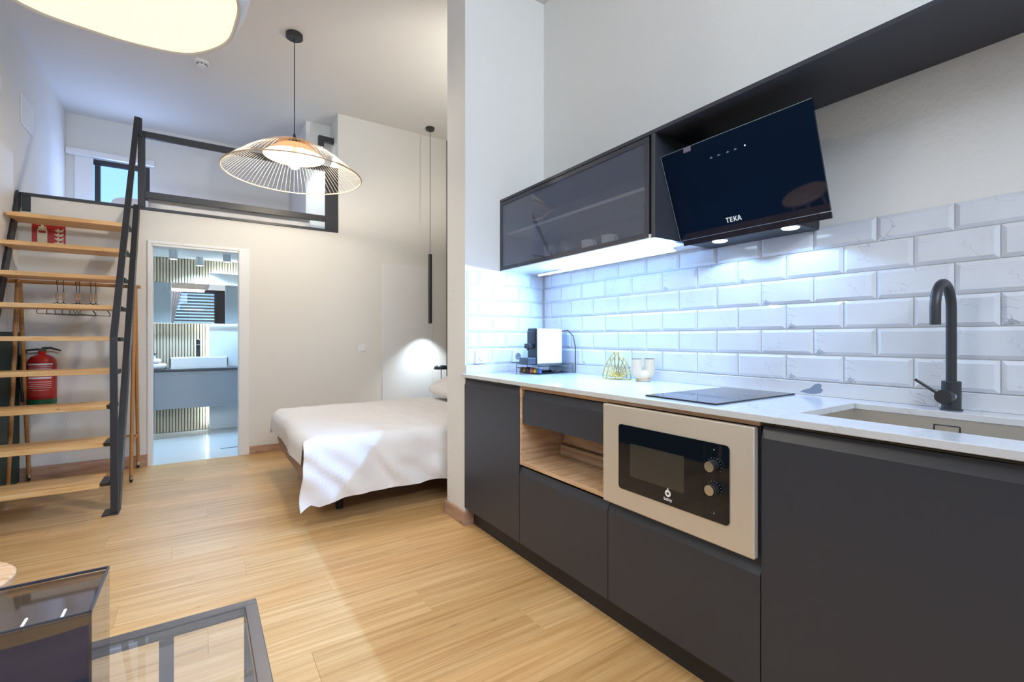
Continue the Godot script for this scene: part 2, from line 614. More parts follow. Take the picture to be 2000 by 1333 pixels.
	for i in 21:
		var t := i / 20.0
		var r := []
		var wid := 0.36 - 0.26 * sin(minf(t * 1.35, 1.0) * PI * 0.5) if t < 0.62 else 0.11 + 0.10 * (t - 0.62)
		for j in 31:
			var s := j / 30.0
			r.append(V(-0.80 + wid * s, 2.52 - t * 2.48, ZFRONT - 0.07 - 0.025 * sin(s * 34.0 + t)))
		cur.append(r)
	solo("curtain", G.new().sheet(cur), cloth(rgb(214, 213, 214)), "pale curtain gathered beside the tall window", "curtain")
	# skirting
	struct("baseboard_back", G.new().box(V(0.3878, 0, ZB), V(XR, 0.075, ZB + 0.015), 0.002).box(V(XL + 0.012, 0, ZB), V(-0.40, 0.105, ZB + 0.015), 0.002), M.base, "wood skirting along the wall with the bathroom doorway")
	struct("baseboard_partition", G.new().box(V(XF - 0.010, 0, ZP2 - 0.014), V(XF + 0.006, 0.085, ZP + 0.014), 0.001).box(V(XF + 0.006, 0, ZP), V(1.381, 0.085, ZP + 0.014)).box(V(XF - 0.01, 0, ZP2 - 0.014), V(XR, 0.085, ZP2), 0.002), M.base, "wood skirting round the foot of the partition")
	# doors
	var trim := G.new()
	trim.box(V(0.3014, 0, ZB), V(0.3878, 1.975, ZB + 0.012), 0.002)
	trim.box(V(-0.40, 0, ZB), V(-0.371, 1.975, ZB + 0.012), 0.002)
	trim.box(V(-0.40, 1.975, ZB), V(0.3878, 2.0, ZB + 0.012), 0.002)
	trim.box(V(-0.385, 0, ZB - 0.13), V(-0.365, 1.975, ZB + 0.004), 0.001)
	trim.box(V(0.296, 0, ZB - 0.13), V(0.312, 1.975, ZB + 0.004), 0.001)
	trim.box(V(-0.371, 1.955, ZB - 0.13), V(0.302, 1.978, ZB + 0.004), 0.001)
	struct("trim_3", trim, M.white, "white frame round the bathroom doorway")
	var d2 := G.new().box(V(1.703, 0.0, ZB), V(2.315, 1.985, ZB + 0.006), 0.002)
	struct("door_1", d2, mat(rgb(230, 230, 230), 0.5), "white flush door behind the bed")
	struct("door_2", G.new().box(V(XL, 0.0, -5.105), V(XL + 0.006, 2.548, -4.2), 0.002), mat(rgb(228, 227, 224), 0.6), "white flush door in the wall beside the stair")
	solo("access_panel", G.new().box(V(XL, 2.86, -5.62), V(XL + 0.008, 3.10, -5.30), 0.002), M.white, "white square access panel high on the wall over the loft stair", "access panel")
	solo("access_panel", G.new().box(V(XL, 2.92, -4.85), V(XL + 0.006, 3.02, -4.72), 0.002), M.white, "small white cover plate high on the wall above the stair", "cover plate")
	# switches
	var sw := thing("light_switch", "white double light switch on the wall between the two doors", "switch", V(1.476, 0.98, ZB))
	part(sw, "plate", G.new().box(V(1.436, 0.985, ZB), V(1.516, 1.065, ZB + 0.009), 0.002), M.plastic)
	part(sw, "rocker", G.new().box(V(1.446, 0.995, ZB + 0.009), V(1.475, 1.055, ZB + 0.013), 0.002), M.plastic)
	part(sw, "rocker", G.new().box(V(1.477, 0.995, ZB + 0.009), V(1.506, 1.055, ZB + 0.013), 0.002), M.plastic)
	var sw2 := thing("light_switch", "white light switch beside the bathroom doorway, behind the handrail", "switch", V(-0.62, 1.0, ZB))
	part(sw2, "plate", G.new().box(V(-0.66, 0.97, ZB), V(-0.60, 1.05, ZB + 0.009), 0.002), M.plastic)
	part(sw2, "rocker", G.new().box(V(-0.65, 0.98, ZB + 0.009), V(-0.61, 1.04, ZB + 0.013), 0.002), M.plastic)
	# smoke detector
	var sd := thing("smoke_detector", "white smoke detector with dark slots on the ceiling", "smoke detector", V(0.0, CEIL - 0.045, -4.909))
	part(sd, "base", G.new().lathe([Vector2(0, -0.0), Vector2(0.056, 0.0), Vector2(0.056, -0.018), Vector2(0.05, -0.022), Vector2(0, -0.022)], V(0, CEIL, -4.909), 28), M.plastic)
	part(sd, "sensor", G.new().lathe([Vector2(0.036, -0.022), Vector2(0.036, -0.036), Vector2(0.03, -0.042), Vector2(0, -0.044)], V(0, CEIL, -4.909), 24), M.plastic)
	for k in 8:
		var a := TAU * k / 8.0
		var c := V(cos(a) * 0.0362, CEIL - 0.029, -4.909 + sin(a) * 0.0362)
		part(sd, "slot", G.new().tube([c + V(-sin(a), 0, cos(a)) * 0.009, c - V(-sin(a), 0, cos(a)) * 0.009], 0.004, 6), M.black)

func cloth(c: Color) -> StandardMaterial3D:
	var m := mat(c, 0.9)
	m.backlight_enabled = true
	m.backlight = c.darkened(0.4)
	return m

func metro(parent: Node3D, cache: Dictionary, at: Vector3, w: float, h: float, turn: float, rng: RandomNumberGenerator) -> void:
	var key := [snappedf(w, 0.002), snappedf(h, 0.002), rng.randi() % 6]
	if not cache.has(key):
		var g := G.new()
		g.off = Vector2(rng.randf() * 5.0, rng.randf() * 5.0)
		g.usc = 1.3
		var q := 0.001
		var e := 0.003
		var t := 0.0095
		var b := minf(0.013, w * 0.3)
		var p := func(x: float, y: float, zz: float) -> Vector3: return V(x, y, zz)
		var o4 := [V(q, q, e), V(w - q, q, e), V(w - q, h - q, e), V(q, h - q, e)]
		var i4 := [V(b, b, t), V(w - b, b, t), V(w - b, h - b, t), V(b, h - b, t)]
		g.out(i4, V(w / 2, h / 2, -1))
		for k in 4:
			var l := (k + 1) % 4
			g.out([o4[k], o4[l], i4[l], i4[k]], V(w / 2, h / 2, -0.05))
			g.out([o4[k], o4[l], o4[l] - V(0, 0, e + 0.004), o4[k] - V(0, 0, e + 0.004)], V(w / 2, h / 2, 0))
		cache[key] = g.mesh()
	var o := MeshInstance3D.new()
	o.name = "tile"
	o.mesh = cache[key]
	o.material_override = M.tile
	parent.add_child(o, true)
	o.position = at
	o.rotation.y = turn

func frame(x0: float, x1: float, y0: float, y1: float, z0: float, z1: float, w: float, bars: Array) -> G:
	var g := G.new()
	g.box(V(x0, y0, z0), V(x0 + w, y1, z1), 0.003)
	g.box(V(x1 - w, y0, z0), V(x1, y1, z1), 0.003)
	g.box(V(x0 + w, y0, z0), V(x1 - w, y0 + w, z1), 0.003)
	g.box(V(x0 + w, y1 - w, z0), V(x1 - w, y1, z1), 0.003)
	for b in bars: g.box(V(b - w / 2, y0 + w, z0), V(b + w / 2, y1 - w, z1), 0.003)
	return g

# ------------------------------------------------------------------ kitchen, lower
func pull_door(z0: float, z1: float, y0: float, y1: float, bev := 0.034) -> G:
	# door with a finger pull sloped along its top edge; outline in (x, y)
	var poly := PackedVector2Array([Vector2(XF, y0), Vector2(XF, y1 - bev), Vector2(XF + 0.013, y1 - 0.003), Vector2(XF + 0.013, y1), Vector2(XF + 0.021, y1), Vector2(XF + 0.021, y0)])
	return G.new().prism(poly, "z", z0 + 0.0016, z1 - 0.0016)

func kitchen_base() -> void:
	var zs := [ZP + 0.002, -1.931, -1.3195, -0.7186, -0.1186, 0.4814, 1.0]
	var names := ["slim-handled dark cabinet beside the partition", "", "", "dark cabinet under the sink", "dark cabinet next to the sink cabinet", "dark cabinet at the end of the kitchen run"]
	for i in [0, 3, 4, 5]:
		var t := thing("base_cabinet", "charcoal handleless base %s" % names[i], "cabinet", V(1.62, 0, (zs[i] + zs[i + 1]) / 2))
		part(t, "body", G.new().box(V(XF + 0.024, 0.10, zs[i] + 0.001), V(XK, 0.700 if i == 3 else 0.8985, zs[i + 1] - 0.001)) if i != 3 else G.new().box(V(XF + 0.024, 0.10, zs[i] + 0.001), V(XK, 0.66, zs[i + 1] - 0.001)).box(V(XF + 0.024, 0.66, zs[i] + 0.001), V(XF + 0.045, 0.8985, zs[i + 1] - 0.001)).box(V(XF + 0.045, 0.66, zs[i] + 0.001), V(XK, 0.8985, zs[i] + 0.018)), M.cab_dark)
		part(t, "door", pull_door(zs[i], zs[i + 1], 0.11, 0.885), M.cab)
		part(t, "grip_rail", G.new().tube([V(XF + 0.010, 0.8925, zs[i] + 0.001), V(XF + 0.010, 0.8925, zs[i + 1] - 0.001)], 0.0055, 10).box(V(XF + 0.010, 0.889, zs[i] + 0.001), V(XF + 0.03, 0.898, zs[i + 1] - 0.001)), M.black)
	# cabinet with an open wooden compartment
	var n := thing("base_cabinet", "charcoal base cabinet with an open oak compartment under its drawer", "cabinet", V(1.62, 0, (zs[1] + zs[2]) / 2))
	part(n, "body", G.new().box(V(XF + 0.024, 0.10, zs[1] + 0.001), V(XK, 0.490, zs[2] - 0.001)), M.cab_dark)
	var a: float = zs[1] + 0.002
	var b: float = zs[2] - 0.001
	var XN := 1.605
	var frm := part(n, "compartment", G.new().box(V(XF + 0.001, 0.503, a), V(XN, 0.522, b), 0.001).box(V(XF + 0.001, 0.522, a), V(XN, 0.8815, a + 0.018), 0.001).box(V(XF + 0.001, 0.881, a), V(XN, 0.8985, b), 0.001).box(V(XF + 0.03, 0.522, b - 0.018), V(XN, 0.881, b), 0.001).box(V(XN, 0.503, a), V(XN + 0.012, 0.8985, b)), M.niche, "pale oak compartment")
	part(frm, "back_rail", G.new().box(V(XN - 0.035, 0.522, a + 0.018), V(XN, 0.575, b - 0.018), 0.002), M.niche)
	part(frm, "back_rail", G.new().box(V(XN - 0.018, 0.583, a + 0.018), V(XN, 0.70, b - 0.018), 0.002), M.niche)
	part(frm, "shelf_clip", G.new().box(V(XN - 0.035, 0.60, a + 0.018), V(XN - 0.018, 0.626, a + 0.030), 0.001), M.taupe)
	var dz0 := a + 0.019
	part(n, "drawer", G.new().prism(PackedVector2Array([Vector2(XF + 0.004, 0.712), Vector2(XF + 0.004, 0.838), Vector2(XF + 0.017, 0.869), Vector2(XF + 0.017, 0.874), Vector2(XF + 0.026, 0.874), Vector2(XF + 0.026, 0.712)]), "z", dz0 + 0.002, b - 0.002).box(V(XF + 0.026, 0.722, dz0 + 0.02), V(1.59, 0.84, b - 0.02)), M.cab)
	part(n, "door", pull_door(zs[1], zs[2], 0.11, 0.490), M.cab)
	# microwave cabinet and the microwave in it
	var c := thing("base_cabinet", "charcoal base cabinet housing the built-in microwave", "cabinet", V(1.62, 0, (zs[2] + zs[3]) / 2))
	part(c, "body", G.new().box(V(XF + 0.024, 0.10, zs[2] + 0.001), V(XK, 0.490, zs[3] - 0.001)), M.cab_dark)
	part(c, "top_board", G.new().box(V(XF + 0.001, 0.8835, zs[2] - 0.001), V(XK - 0.04, 0.8985, zs[3] - 0.004), 0.001), M.niche, "pale oak board")
	part(c, "base_board", G.new().box(V(XF + 0.02, 0.4905, zs[2] + 0.001), V(XK - 0.04, 0.503, zs[3] - 0.018)), M.niche)
	part(c, "side_board", G.new().box(V(XF + 0.004, 0.4905, zs[3] - 0.017), V(XK - 0.04, 0.883, zs[3] - 0.002)), M.cab_dark)
	part(c, "door", pull_door(zs[2], zs[3], 0.11, 0.490), M.cab)
	var mw := thing("microwave", "built-in stainless steel microwave with black glass front and two knobs", "microwave", V(1.5, 0.503, -1.025))
	part(mw, "casing", G.new().box(V(1.326, 0.512, -1.29), V(1.78, 0.872, -0.762), 0.004), M.black)
	part(mw, "front_panel", G.new().box(V(1.300, 0.506, -1.3225), V(1.3225, 0.881, -0.7245), 0.003), M.steel, "brushed stainless steel surround")
	var face := PackedVector2Array()
	for q in [[-1.225, 0.803, 1], [-0.810, 0.803, 0], [-0.810, 0.589, 3], [-1.225, 0.589, 2]]:
		for k in 5:
			var ang: float = PI / 2 * (q[2] + 1.0 - k / 4.0)
			face.append(Vector2(q[0] + cos(ang) * 0.012, q[1] + sin(ang) * 0.012))
	var gl := part(mw, "glass_front", G.new().prism(face, "x", 1.301, 1.2965), M.black_glass, "glossy black glass")
	part(gl, "viewing_window", G.new().box(V(1.2962, 0.632, -1.180), V(1.2968, 0.752, -0.952)), mat(rgb(58, 56, 52), 0.10))
	part(gl, "door_gap", G.new().box(V(1.2962, 0.579, -0.8806), V(1.2975, 0.813, -0.8786)), mat(rgb(2, 2, 3), 0.4))
	for y in [0.747, 0.676]:
		var k := part(mw, "knob", G.new().tube([V(1.2965, y, -0.846), V(1.278, y, -0.846)], 0.0175, 24), M.black, "black knob with a steel cap")
		part(k, "cap", G.new().tube([V(1.278, y, -0.846), V(1.2715, y, -0.846), V(1.2700, y, -0.846)], [0.0165, 0.0165, 0.0155], 24), M.chrome)
		var ticks := G.new()
		for j in 11:
			var an := deg_to_rad(-120.0 + 24.0 * j)
			ticks.box(V(1.2961, y + cos(an) * 0.0235 - 0.0009, -0.846 + sin(an) * 0.0235 - 0.0009), V(1.2966, y + cos(an) * 0.0235 + 0.0009, -0.846 + sin(an) * 0.0235 + 0.0009))
		part(k, "scale_marks", ticks, M.icon)
	part(mw, "symbol", G.new().box(V(1.2961, 0.793, -0.848), V(1.2966, 0.797, -0.844)), M.icon)
	part(mw, "symbol", G.new().box(V(1.2961, 0.600, -0.848), V(1.2966, 0.604, -0.844)), M.icon)
	# maker's emblem: a ring with a stem, and its word below
	var em := G.new()
	for k in 20:
		var a0 := TAU * k / 20.0
		var a1 := TAU * (k + 1) / 20.0
		var pt := func(r: float, t: float) -> Vector3: return V(1.2960, 0.6155 + sin(t) * r, -1.015 + cos(t) * r)
		em.quad(pt.call(0.0045, a0), pt.call(0.0045, a1), pt.call(0.0115, a1), pt.call(0.0115, a0), V(-1, 0, 0))
	em.box(V(1.2958, 0.626, -1.0165), V(1.2963, 0.6335, -1.0135))
	part(gl, "emblem", em, M.print_white)
	text(mw, "brand_name", "balay", 0.013, V(1.2958, 0.5955, -1.015), Basis(Vector3.UP, -PI / 2), M.print_white, "Droid Sans", 700)
	# plinth
	solo("plinth", G.new().box(V(1.381, 0, ZP + 0.016), V(1.397, 0.0995, 1.0), 0.001), M.cab_dark, "dark plinth board under the kitchen cabinets", "plinth")
	# worktop with a cut-out for the sink, and its upstand
	var X0 := 1.300
	var wt := thing("worktop", "white veined marble worktop with an undermounted sink opening", "worktop", V(1.6, 0.90, -0.8))
	var sx0 := 1.432
	var sx1 := 1.806
	var sz0 := -0.668
	var sz1 := -0.14
	part(wt, "slab", G.new().box(V(X0, 0.8995, ZP + 0.001), V(XK + 0.006, 0.9195, sz0), 0.0015).box(V(X0, 0.8995, sz0), V(sx0, 0.9195, sz1), 0.0015).box(V(sx1, 0.8995, sz0), V(XK + 0.006, 0.9195, sz1), 0.0015).box(V(X0, 0.8995, sz1), V(XK + 0.006, 0.9195, 1.0), 0.0015), M.marble)
	var us := part(wt, "upstand", G.new().box(V(XK - 0.013, 0.9195, ZP + 0.014), V(XK + 0.006, 0.971, 1.0), 0.0015).box(V(XF + 0.006, 0.9195, ZP + 0.001), V(XK + 0.006, 0.971, ZP + 0.014), 0.0015), M.marble)
	var patch := PackedVector2Array()
	for q in [[-0.905, 0.930], [-0.885, 0.940], [-0.872, 0.944], [-0.862, 0.952], [-0.852, 0.962], [-0.838, 0.966], [-0.828, 0.961], [-0.832, 0.951], [-0.824, 0.942], [-0.832, 0.931], [-0.848, 0.926], [-0.862, 0.924], [-0.882, 0.926]]:
		patch.append(Vector2(q[0] + 0.02, q[1]))
	part(us, "dark_inclusion", G.new().prism(patch, "x", XK - 0.0120, XK - 0.0133), mat(rgb(126, 138, 158), 0.2), "slate blue patch in the marble")
	# sink
	var sk := thing("sink", "undermounted brushed steel sink", "sink", V(1.62, 0.72, -0.4))
	var bowl := G.new()
	var w := 0.0015
	bowl.box(V(sx0 - 0.012, 0.715, sz0 - 0.012), V(sx1 + 0.012, 0.717, sz1 + 0.012))
	bowl.box(V(sx0 - 0.006, 0.715, sz0 - 0.012), V(sx0 - 0.006 + w, 0.899, sz1 + 0.012))
	bowl.box(V(sx1 + 0.006 - w, 0.715, sz0 - 0.012), V(sx1 + 0.006, 0.899, sz1 + 0.012))
	bowl.box(V(sx0 - 0.006, 0.715, sz0 - 0.006), V(sx1 + 0.006, 0.899, sz0 - 0.006 + w))
	bowl.box(V(sx0 - 0.006, 0.715, sz1 + 0.006 - w), V(sx1 + 0.006, 0.899, sz1 + 0.006))
	part(sk, "bowl", bowl, M.sink)
	part(sk, "drain", G.new().lathe([Vector2(0, 0.003), Vector2(0.04, 0.003), Vector2(0.045, 0.0)], V(1.62, 0.717, -0.4), 28), M.chrome)
	part(sk, "overflow_cover", G.new().tube([V(sx1 + 0.003, 0.850, -0.466), V(sx1 + 0.003, 0.879, -0.466), V(sx1 + 0.003, 0.879, -0.409), V(sx1 + 0.003, 0.850, -0.409)], 0.0022, 8), M.metal_black)
	# hob
	var hb := thing("hob", "black glass two-zone hob set on the marble worktop", "hob", V(1.62, 0.9195, -1.03))
	part(hb, "glass_top", G.new().box(V(1.365, 0.9195, -1.17), V(1.872, 0.9250, -0.885), 0.0015), M.black_glass)
	for x in [1.50, 1.74]:
		var ring := G.new()
		for k in 40:
			var a0 := TAU * k / 40.0
			var a1 := TAU * (k + 1) / 40.0
			ring.quad(V(x + cos(a0) * 0.086, 0.92515, -1.027 + sin(a0) * 0.086), V(x + cos(a1) * 0.086, 0.92515, -1.027 + sin(a1) * 0.086), V(x + cos(a1) * 0.0875, 0.92515, -1.027 + sin(a1) * 0.0875), V(x + cos(a0) * 0.0875, 0.92515, -1.027 + sin(a0) * 0.0875), Vector3.UP)
		part(hb, "zone_ring", ring, M.icon)
	# tap
	var tp := thing("kitchen_tap", "matt black swan-neck kitchen tap beside the sink", "tap", V(1.862, 0.9195, -0.44))
	part(tp, "body", G.new().lathe([Vector2(0.0, 0.0), Vector2(0.026, 0.0), Vector2(0.026, 0.004), Vector2(0.0225, 0.005), Vector2(0.0225, 0.085), Vector2(0.021, 0.0865), Vector2(0, 0.0865)], V(1.862, 0.9195, -0.44), 28), M.metal_black)
	var neck := [V(1.862, 1.000, -0.44), V(1.862, 1.222, -0.44)]
	for k in range(1, 17):
		var an := PI * k / 16.0
		neck.append(V(1.862 - 0.0715 + cos(an) * 0.0715, 1.222 + sin(an) * 0.0715, -0.44))
	neck.append(V(1.719, 1.172, -0.44))
	part(tp, "spout", G.new().tube(neck, 0.0125, 18), M.metal_black)
	var lv := part(tp, "valve", G.new().tube([V(1.845, 0.962, -0.44), V(1.825, 0.962, -0.44)], 0.0175, 20), M.chrome)
	part(tp, "handle", G.new().tube([V(1.828, 0.962, -0.443), V(1.808, 0.962, -0.446), V(1.806, 0.962, -0.446)], [0.0205, 0.0205, 0.0195], 24).tube([V(1.816, 0.968, -0.456), V(1.800, 1.010, -0.508)], 0.0042, 10), M.metal_black)

# ------------------------------------------------------------------ kitchen, upper
func kitchen_upper() -> void:
	var x0 := 1.577
	var za := ZP + 0.001
	var zb := -1.322
	var cb := thing("wall_cabinet", "charcoal wall cabinet with a smoked glass flap door", "cabinet", V(1.75, 1.5556, (za + zb) / 2))
	part(cb, "body", G.new().box(V(x0 + 0.022, 1.574, za), V(XK + 0.006, 1.992, za + 0.016)).box(V(x0 + 0.022, 1.574, zb - 0.018), V(XK + 0.006, 1.992, zb)).box(V(XK - 0.01, 1.574, za + 0.016), V(XK + 0.006, 1.992, zb - 0.018)).box(V(x0 + 0.022, 1.976, za + 0.016), V(XK - 0.01, 1.992, zb - 0.018)), mat(rgb(96, 97, 104), 0.5))
	part(cb, "bottom", G.new().box(V(x0 + 0.002, 1.5556, za), V(XK + 0.006, 1.574, zb), 0.001), M.white, "white underside")
	part(cb, "shelf", G.new().box(V(x0 + 0.045, 1.785, za + 0.017), V(XK - 0.011, 1.801, zb - 0.019), 0.001), mat(rgb(205, 204, 200), 0.4), "pale shelf")
	var dr := part(cb, "door", door_frame(x0, za + 0.002, zb - 0.012, 1.560, 1.990, 0.022), M.cab)
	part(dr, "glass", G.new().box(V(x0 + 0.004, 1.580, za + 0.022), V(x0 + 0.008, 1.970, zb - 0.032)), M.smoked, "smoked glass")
	part(cb, "end_panel", G.new().box(V(x0, 1.5556, zb + 0.003), V(XK + 0.006, 1.993, zb + 0.021), 0.001), M.cab)
	solo("top_board", G.new().box(V(x0, 1.9935, za), V(XK + 0.006, 2.0095, 1.05), 0.001), M.cab, "long charcoal board running above the wall cabinet and the extractor hood", "shelf")
	# glassware
	var bt := 1.574
	var g := thing("tumbler", "clear ribbed tumbler on the left in the glass wall cabinet", "glass", V(1.66, bt, -2.115), "tumblers in the wall cabinet")
	g.set_meta("label", "clear ribbed tumbler farther from the white cups in the smoked glass wall cabinet")
	part(g, "bowl", tumbler(V(1.66, bt, -2.115)), M.glassware)
	copy(g, V(1.66, bt, -1.965), 0.0, "clear ribbed tumbler next to the white cups in the smoked glass wall cabinet")
	var cp := thing("cup", "white cup next to the tumblers in the wall cabinet", "cup", V(1.66, bt, -1.79), "white cups in the wall cabinet")
	part(cp, "bowl", G.new().lathe([Vector2(0, 0), Vector2(0.026, 0), Vector2(0.036, 0.02), Vector2(0.041, 0.06), Vector2(0.038, 0.06), Vector2(0.033, 0.022), Vector2(0, 0.006)], V(1.66, bt, -1.79), 24, true), M.gloss_white)
	var hp := []
	for k in 9: hp.append(V(1.66, bt + 0.034 + cos(PI * k / 8.0) * 0.016, -1.79 + 0.036 + sin(PI * k / 8.0) * 0.018))
	part(cp, "handle", G.new().tube(hp, 0.0035, 8), M.gloss_white)
	copy(cp, V(1.66, bt, -1.645), 0.0, "white cup next to the low saucer in the wall cabinet")
	var pl := thing("saucer", "low white saucer beside the cups in the wall cabinet", "saucer", V(1.67, bt, -1.52))
	part(pl, "dish", G.new().lathe([Vector2(0, 0), Vector2(0.03, 0), Vector2(0.062, 0.014), Vector2(0.061, 0.016), Vector2(0.03, 0.004), Vector2(0, 0.003)], V(1.67, bt, -1.52), 28, true), M.gloss_white)
	var wg := thing("wine_glass", "stemmed wine glass next to the saucer in the wall cabinet", "glass", V(1.72, bt, -1.45), "wine glasses in the wall cabinet")
	part(wg, "foot", G.new().lathe([Vector2(0, 0), Vector2(0.03, 0), Vector2(0.03, 0.002), Vector2(0.005, 0.006), Vector2(0, 0.006)], V(1.72, bt, -1.45), 20), M.glassware)
	part(wg, "stem", G.new().tube([V(1.72, bt + 0.005, -1.45), V(1.72, bt + 0.085, -1.45)], 0.0035, 8), M.glassware)
	part(wg, "bowl", G.new().lathe([Vector2(0, 0.085), Vector2(0.02, 0.093), Vector2(0.034, 0.12), Vector2(0.034, 0.15), Vector2(0.028, 0.182), Vector2(0.0268, 0.182), Vector2(0.0325, 0.15), Vector2(0.0325, 0.121), Vector2(0.019, 0.095), Vector2(0, 0.087)], V(1.72, bt, -1.45), 20, true), M.glassware)
	copy(wg, V(1.72, bt, -1.375), 0.0, "stemmed wine glass next to the end panel in the wall cabinet")
	copy(wg, V(1.80, bt, -1.41), 0.0, "stemmed wine glass behind the two others in the wall cabinet")
	# strip light under the cabinet
	var ls := thing("strip_light", "glowing tubular strip light under the wall cabinet", "light", V(1.84, 1.54, -1.92))
	part(ls, "profile", G.new().box(V(1.828, 1.5475, -2.46), V(1.852, 1.5555, -1.40), 0.001), M.chrome)
	part(ls, "diffuser", G.new().tube([V(1.84, 1.5465, -2.458), V(1.84, 1.5465, -1.402)], 0.0085, 14), glow(Color(0.80, 0.91, 1.0), 3.0))
	lamp_area(V(1.830, 1.5375, -1.80), V(-1, -0.42, 0), Vector2(0.018, 0.79), Color(0.53, 0.74, 1.0), E.strip, Vector3.BACK)
	# extractor hood: glass leaning out at its top
	var hz0 := -1.297
	var hz1 := -0.712
	var xt := 1.610
	var xb := 1.742
	var yt := 1.895
	var yb := 1.558
	var hd := thing("extractor_hood", "inclined black glass extractor hood over the hob", "extractor hood", V(1.8, 1.54, (hz0 + hz1) / 2))
	var slope := (V(xb, yb, 0) - V(xt, yt, 0)).normalized()
	var nrm := V(slope.y, -slope.x, 0)      # out of the glass, towards the room
	var th := 0.008
	var poly := PackedVector2Array([Vector2(xt, yt), Vector2(xb, yb), Vector2(xb - nrm.x * th, yb - nrm.y * th), Vector2(xt - nrm.x * th, yt - nrm.y * th)])
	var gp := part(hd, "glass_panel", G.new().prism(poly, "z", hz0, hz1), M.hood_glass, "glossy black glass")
	var edge := G.new()
	for e in [[V(xt, yt, hz0), V(xb, yb, hz0)], [V(xt, yt, hz0), V(xt, yt, hz1)], [V(xb, yb - 0.0012, hz0), V(xb, yb - 0.0012, hz1)]]: edge.tube([e[0] + nrm * 0.0003, e[1] + nrm * 0.0003], 0.0009, 6)
	part(gp, "polished_edge", edge, mat(rgb(150, 160, 170), 0.2))
	var xb2 := xb + 0.009
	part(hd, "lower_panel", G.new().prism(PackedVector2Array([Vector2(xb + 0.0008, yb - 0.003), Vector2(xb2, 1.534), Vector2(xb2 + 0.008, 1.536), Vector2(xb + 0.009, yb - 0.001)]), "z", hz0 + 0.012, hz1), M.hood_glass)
	part(hd, "casing", G.new().prism(PackedVector2Array([Vector2(xt + 0.035, yt - 0.065), Vector2(xb + 0.012, 1.538), Vector2(XK + 0.006, 1.538), Vector2(XK + 0.006, 1.877), Vector2(xt + 0.07, 1.877)]), "z", hz0 + 0.03, hz1 - 0.113), M.cab_dark)
	for z in [-1.145, -0.865]:
		var lt := part(hd, "spot_lens", G.new().lathe([Vector2(0, -0.004), Vector2(0.026, -0.004), Vector2(0.03, 0.0)], V(1.795, 1.538, z), 20), glow(Color(0.85, 0.95, 1.0), 6.0))
		lamp_spot(V(1.795, 1.528, z), V(0.06, -1, 0), 66.0, 0.12, Color(0.62, 0.80, 1.0), E.hood, 0.02)
	# marks on the glass
	var along := func(t: float, z: float) -> Vector3: return V(xt, yt, z).lerp(V(xb, yb, z), t) + nrm * 0.0004
	var bs := Basis(V(0, 0, 1), -V(slope.x, slope.y, 0), nrm)
	text(hd, "brand_name", "TEKA", 0.027, along.call(0.88, -1.043), bs, M.print_white, "Droid Sans", 800)
	var sticker := G.new()
	sticker.quad(along.call(0.004, -1.186), along.call(0.004, -1.152), along.call(0.05, -1.156), along.call(0.05, -1.190), nrm)
	part(gp, "sticker", sticker, mat(rgb(120, 110, 130), 0.5))
	for k in 4:
		var ic := G.new()
		var zc: float = [-1.080, -1.048, -1.012, -0.982][k]
		var hh: float = [0.006, 0.004, 0.005, 0.004][k]
		ic.quad(along.call(0.190 - hh, zc - 0.002), along.call(0.190 - hh, zc + 0.002), along.call(0.190 + hh, zc + 0.002), along.call(0.190 + hh, zc - 0.002), nrm)
		ic.quad(along.call(0.19 + hh, zc - 0.006), along.call(0.19 + hh, zc + 0.006), along.call(0.196 + hh, zc + 0.006), along.call(0.196 + hh, zc - 0.006), nrm)
		part(gp, "control_icon", ic, M.icon)
	part(gp, "power_light", G.new().ball(along.call(0.19, -0.945), V(0.0022, 0.0022, 0.0022), 10, 8), glow(Color(0.75, 0.88, 1.0), 4.0))

func door_frame(x: float, z0: float, z1: float, y0: float, y1: float, w: float) -> G:
	var g := G.new()
	var d := 0.019
	g.box(V(x, y0, z0), V(x + d, y1, z0 + w), 0.001)
	g.box(V(x, y0, z1 - w), V(x + d, y1, z1), 0.001)
	g.box(V(x, y0, z0 + w), V(x + d, y0 + w, z1 - w), 0.001)
	g.box(V(x, y1 - w, z0 + w), V(x + d, y1, z1 - w), 0.001)
	return g

func tumbler(o: Vector3) -> G:
	var g := G.new()
	var h := 0.088
	g.lathe([Vector2(0, 0), Vector2(0.026, 0), Vector2(0.032, h), Vector2(0.0305, h), Vector2(0.025, 0.008), Vector2(0, 0.008)], o, 24)
	for k in 18:
		var a := TAU * k / 18.0
		g.tube([o + V(cos(a) * 0.027, 0.01, sin(a) * 0.027), o + V(cos(a) * 0.032, h - 0.012, sin(a) * 0.032)], 0.0016, 5)
	return g

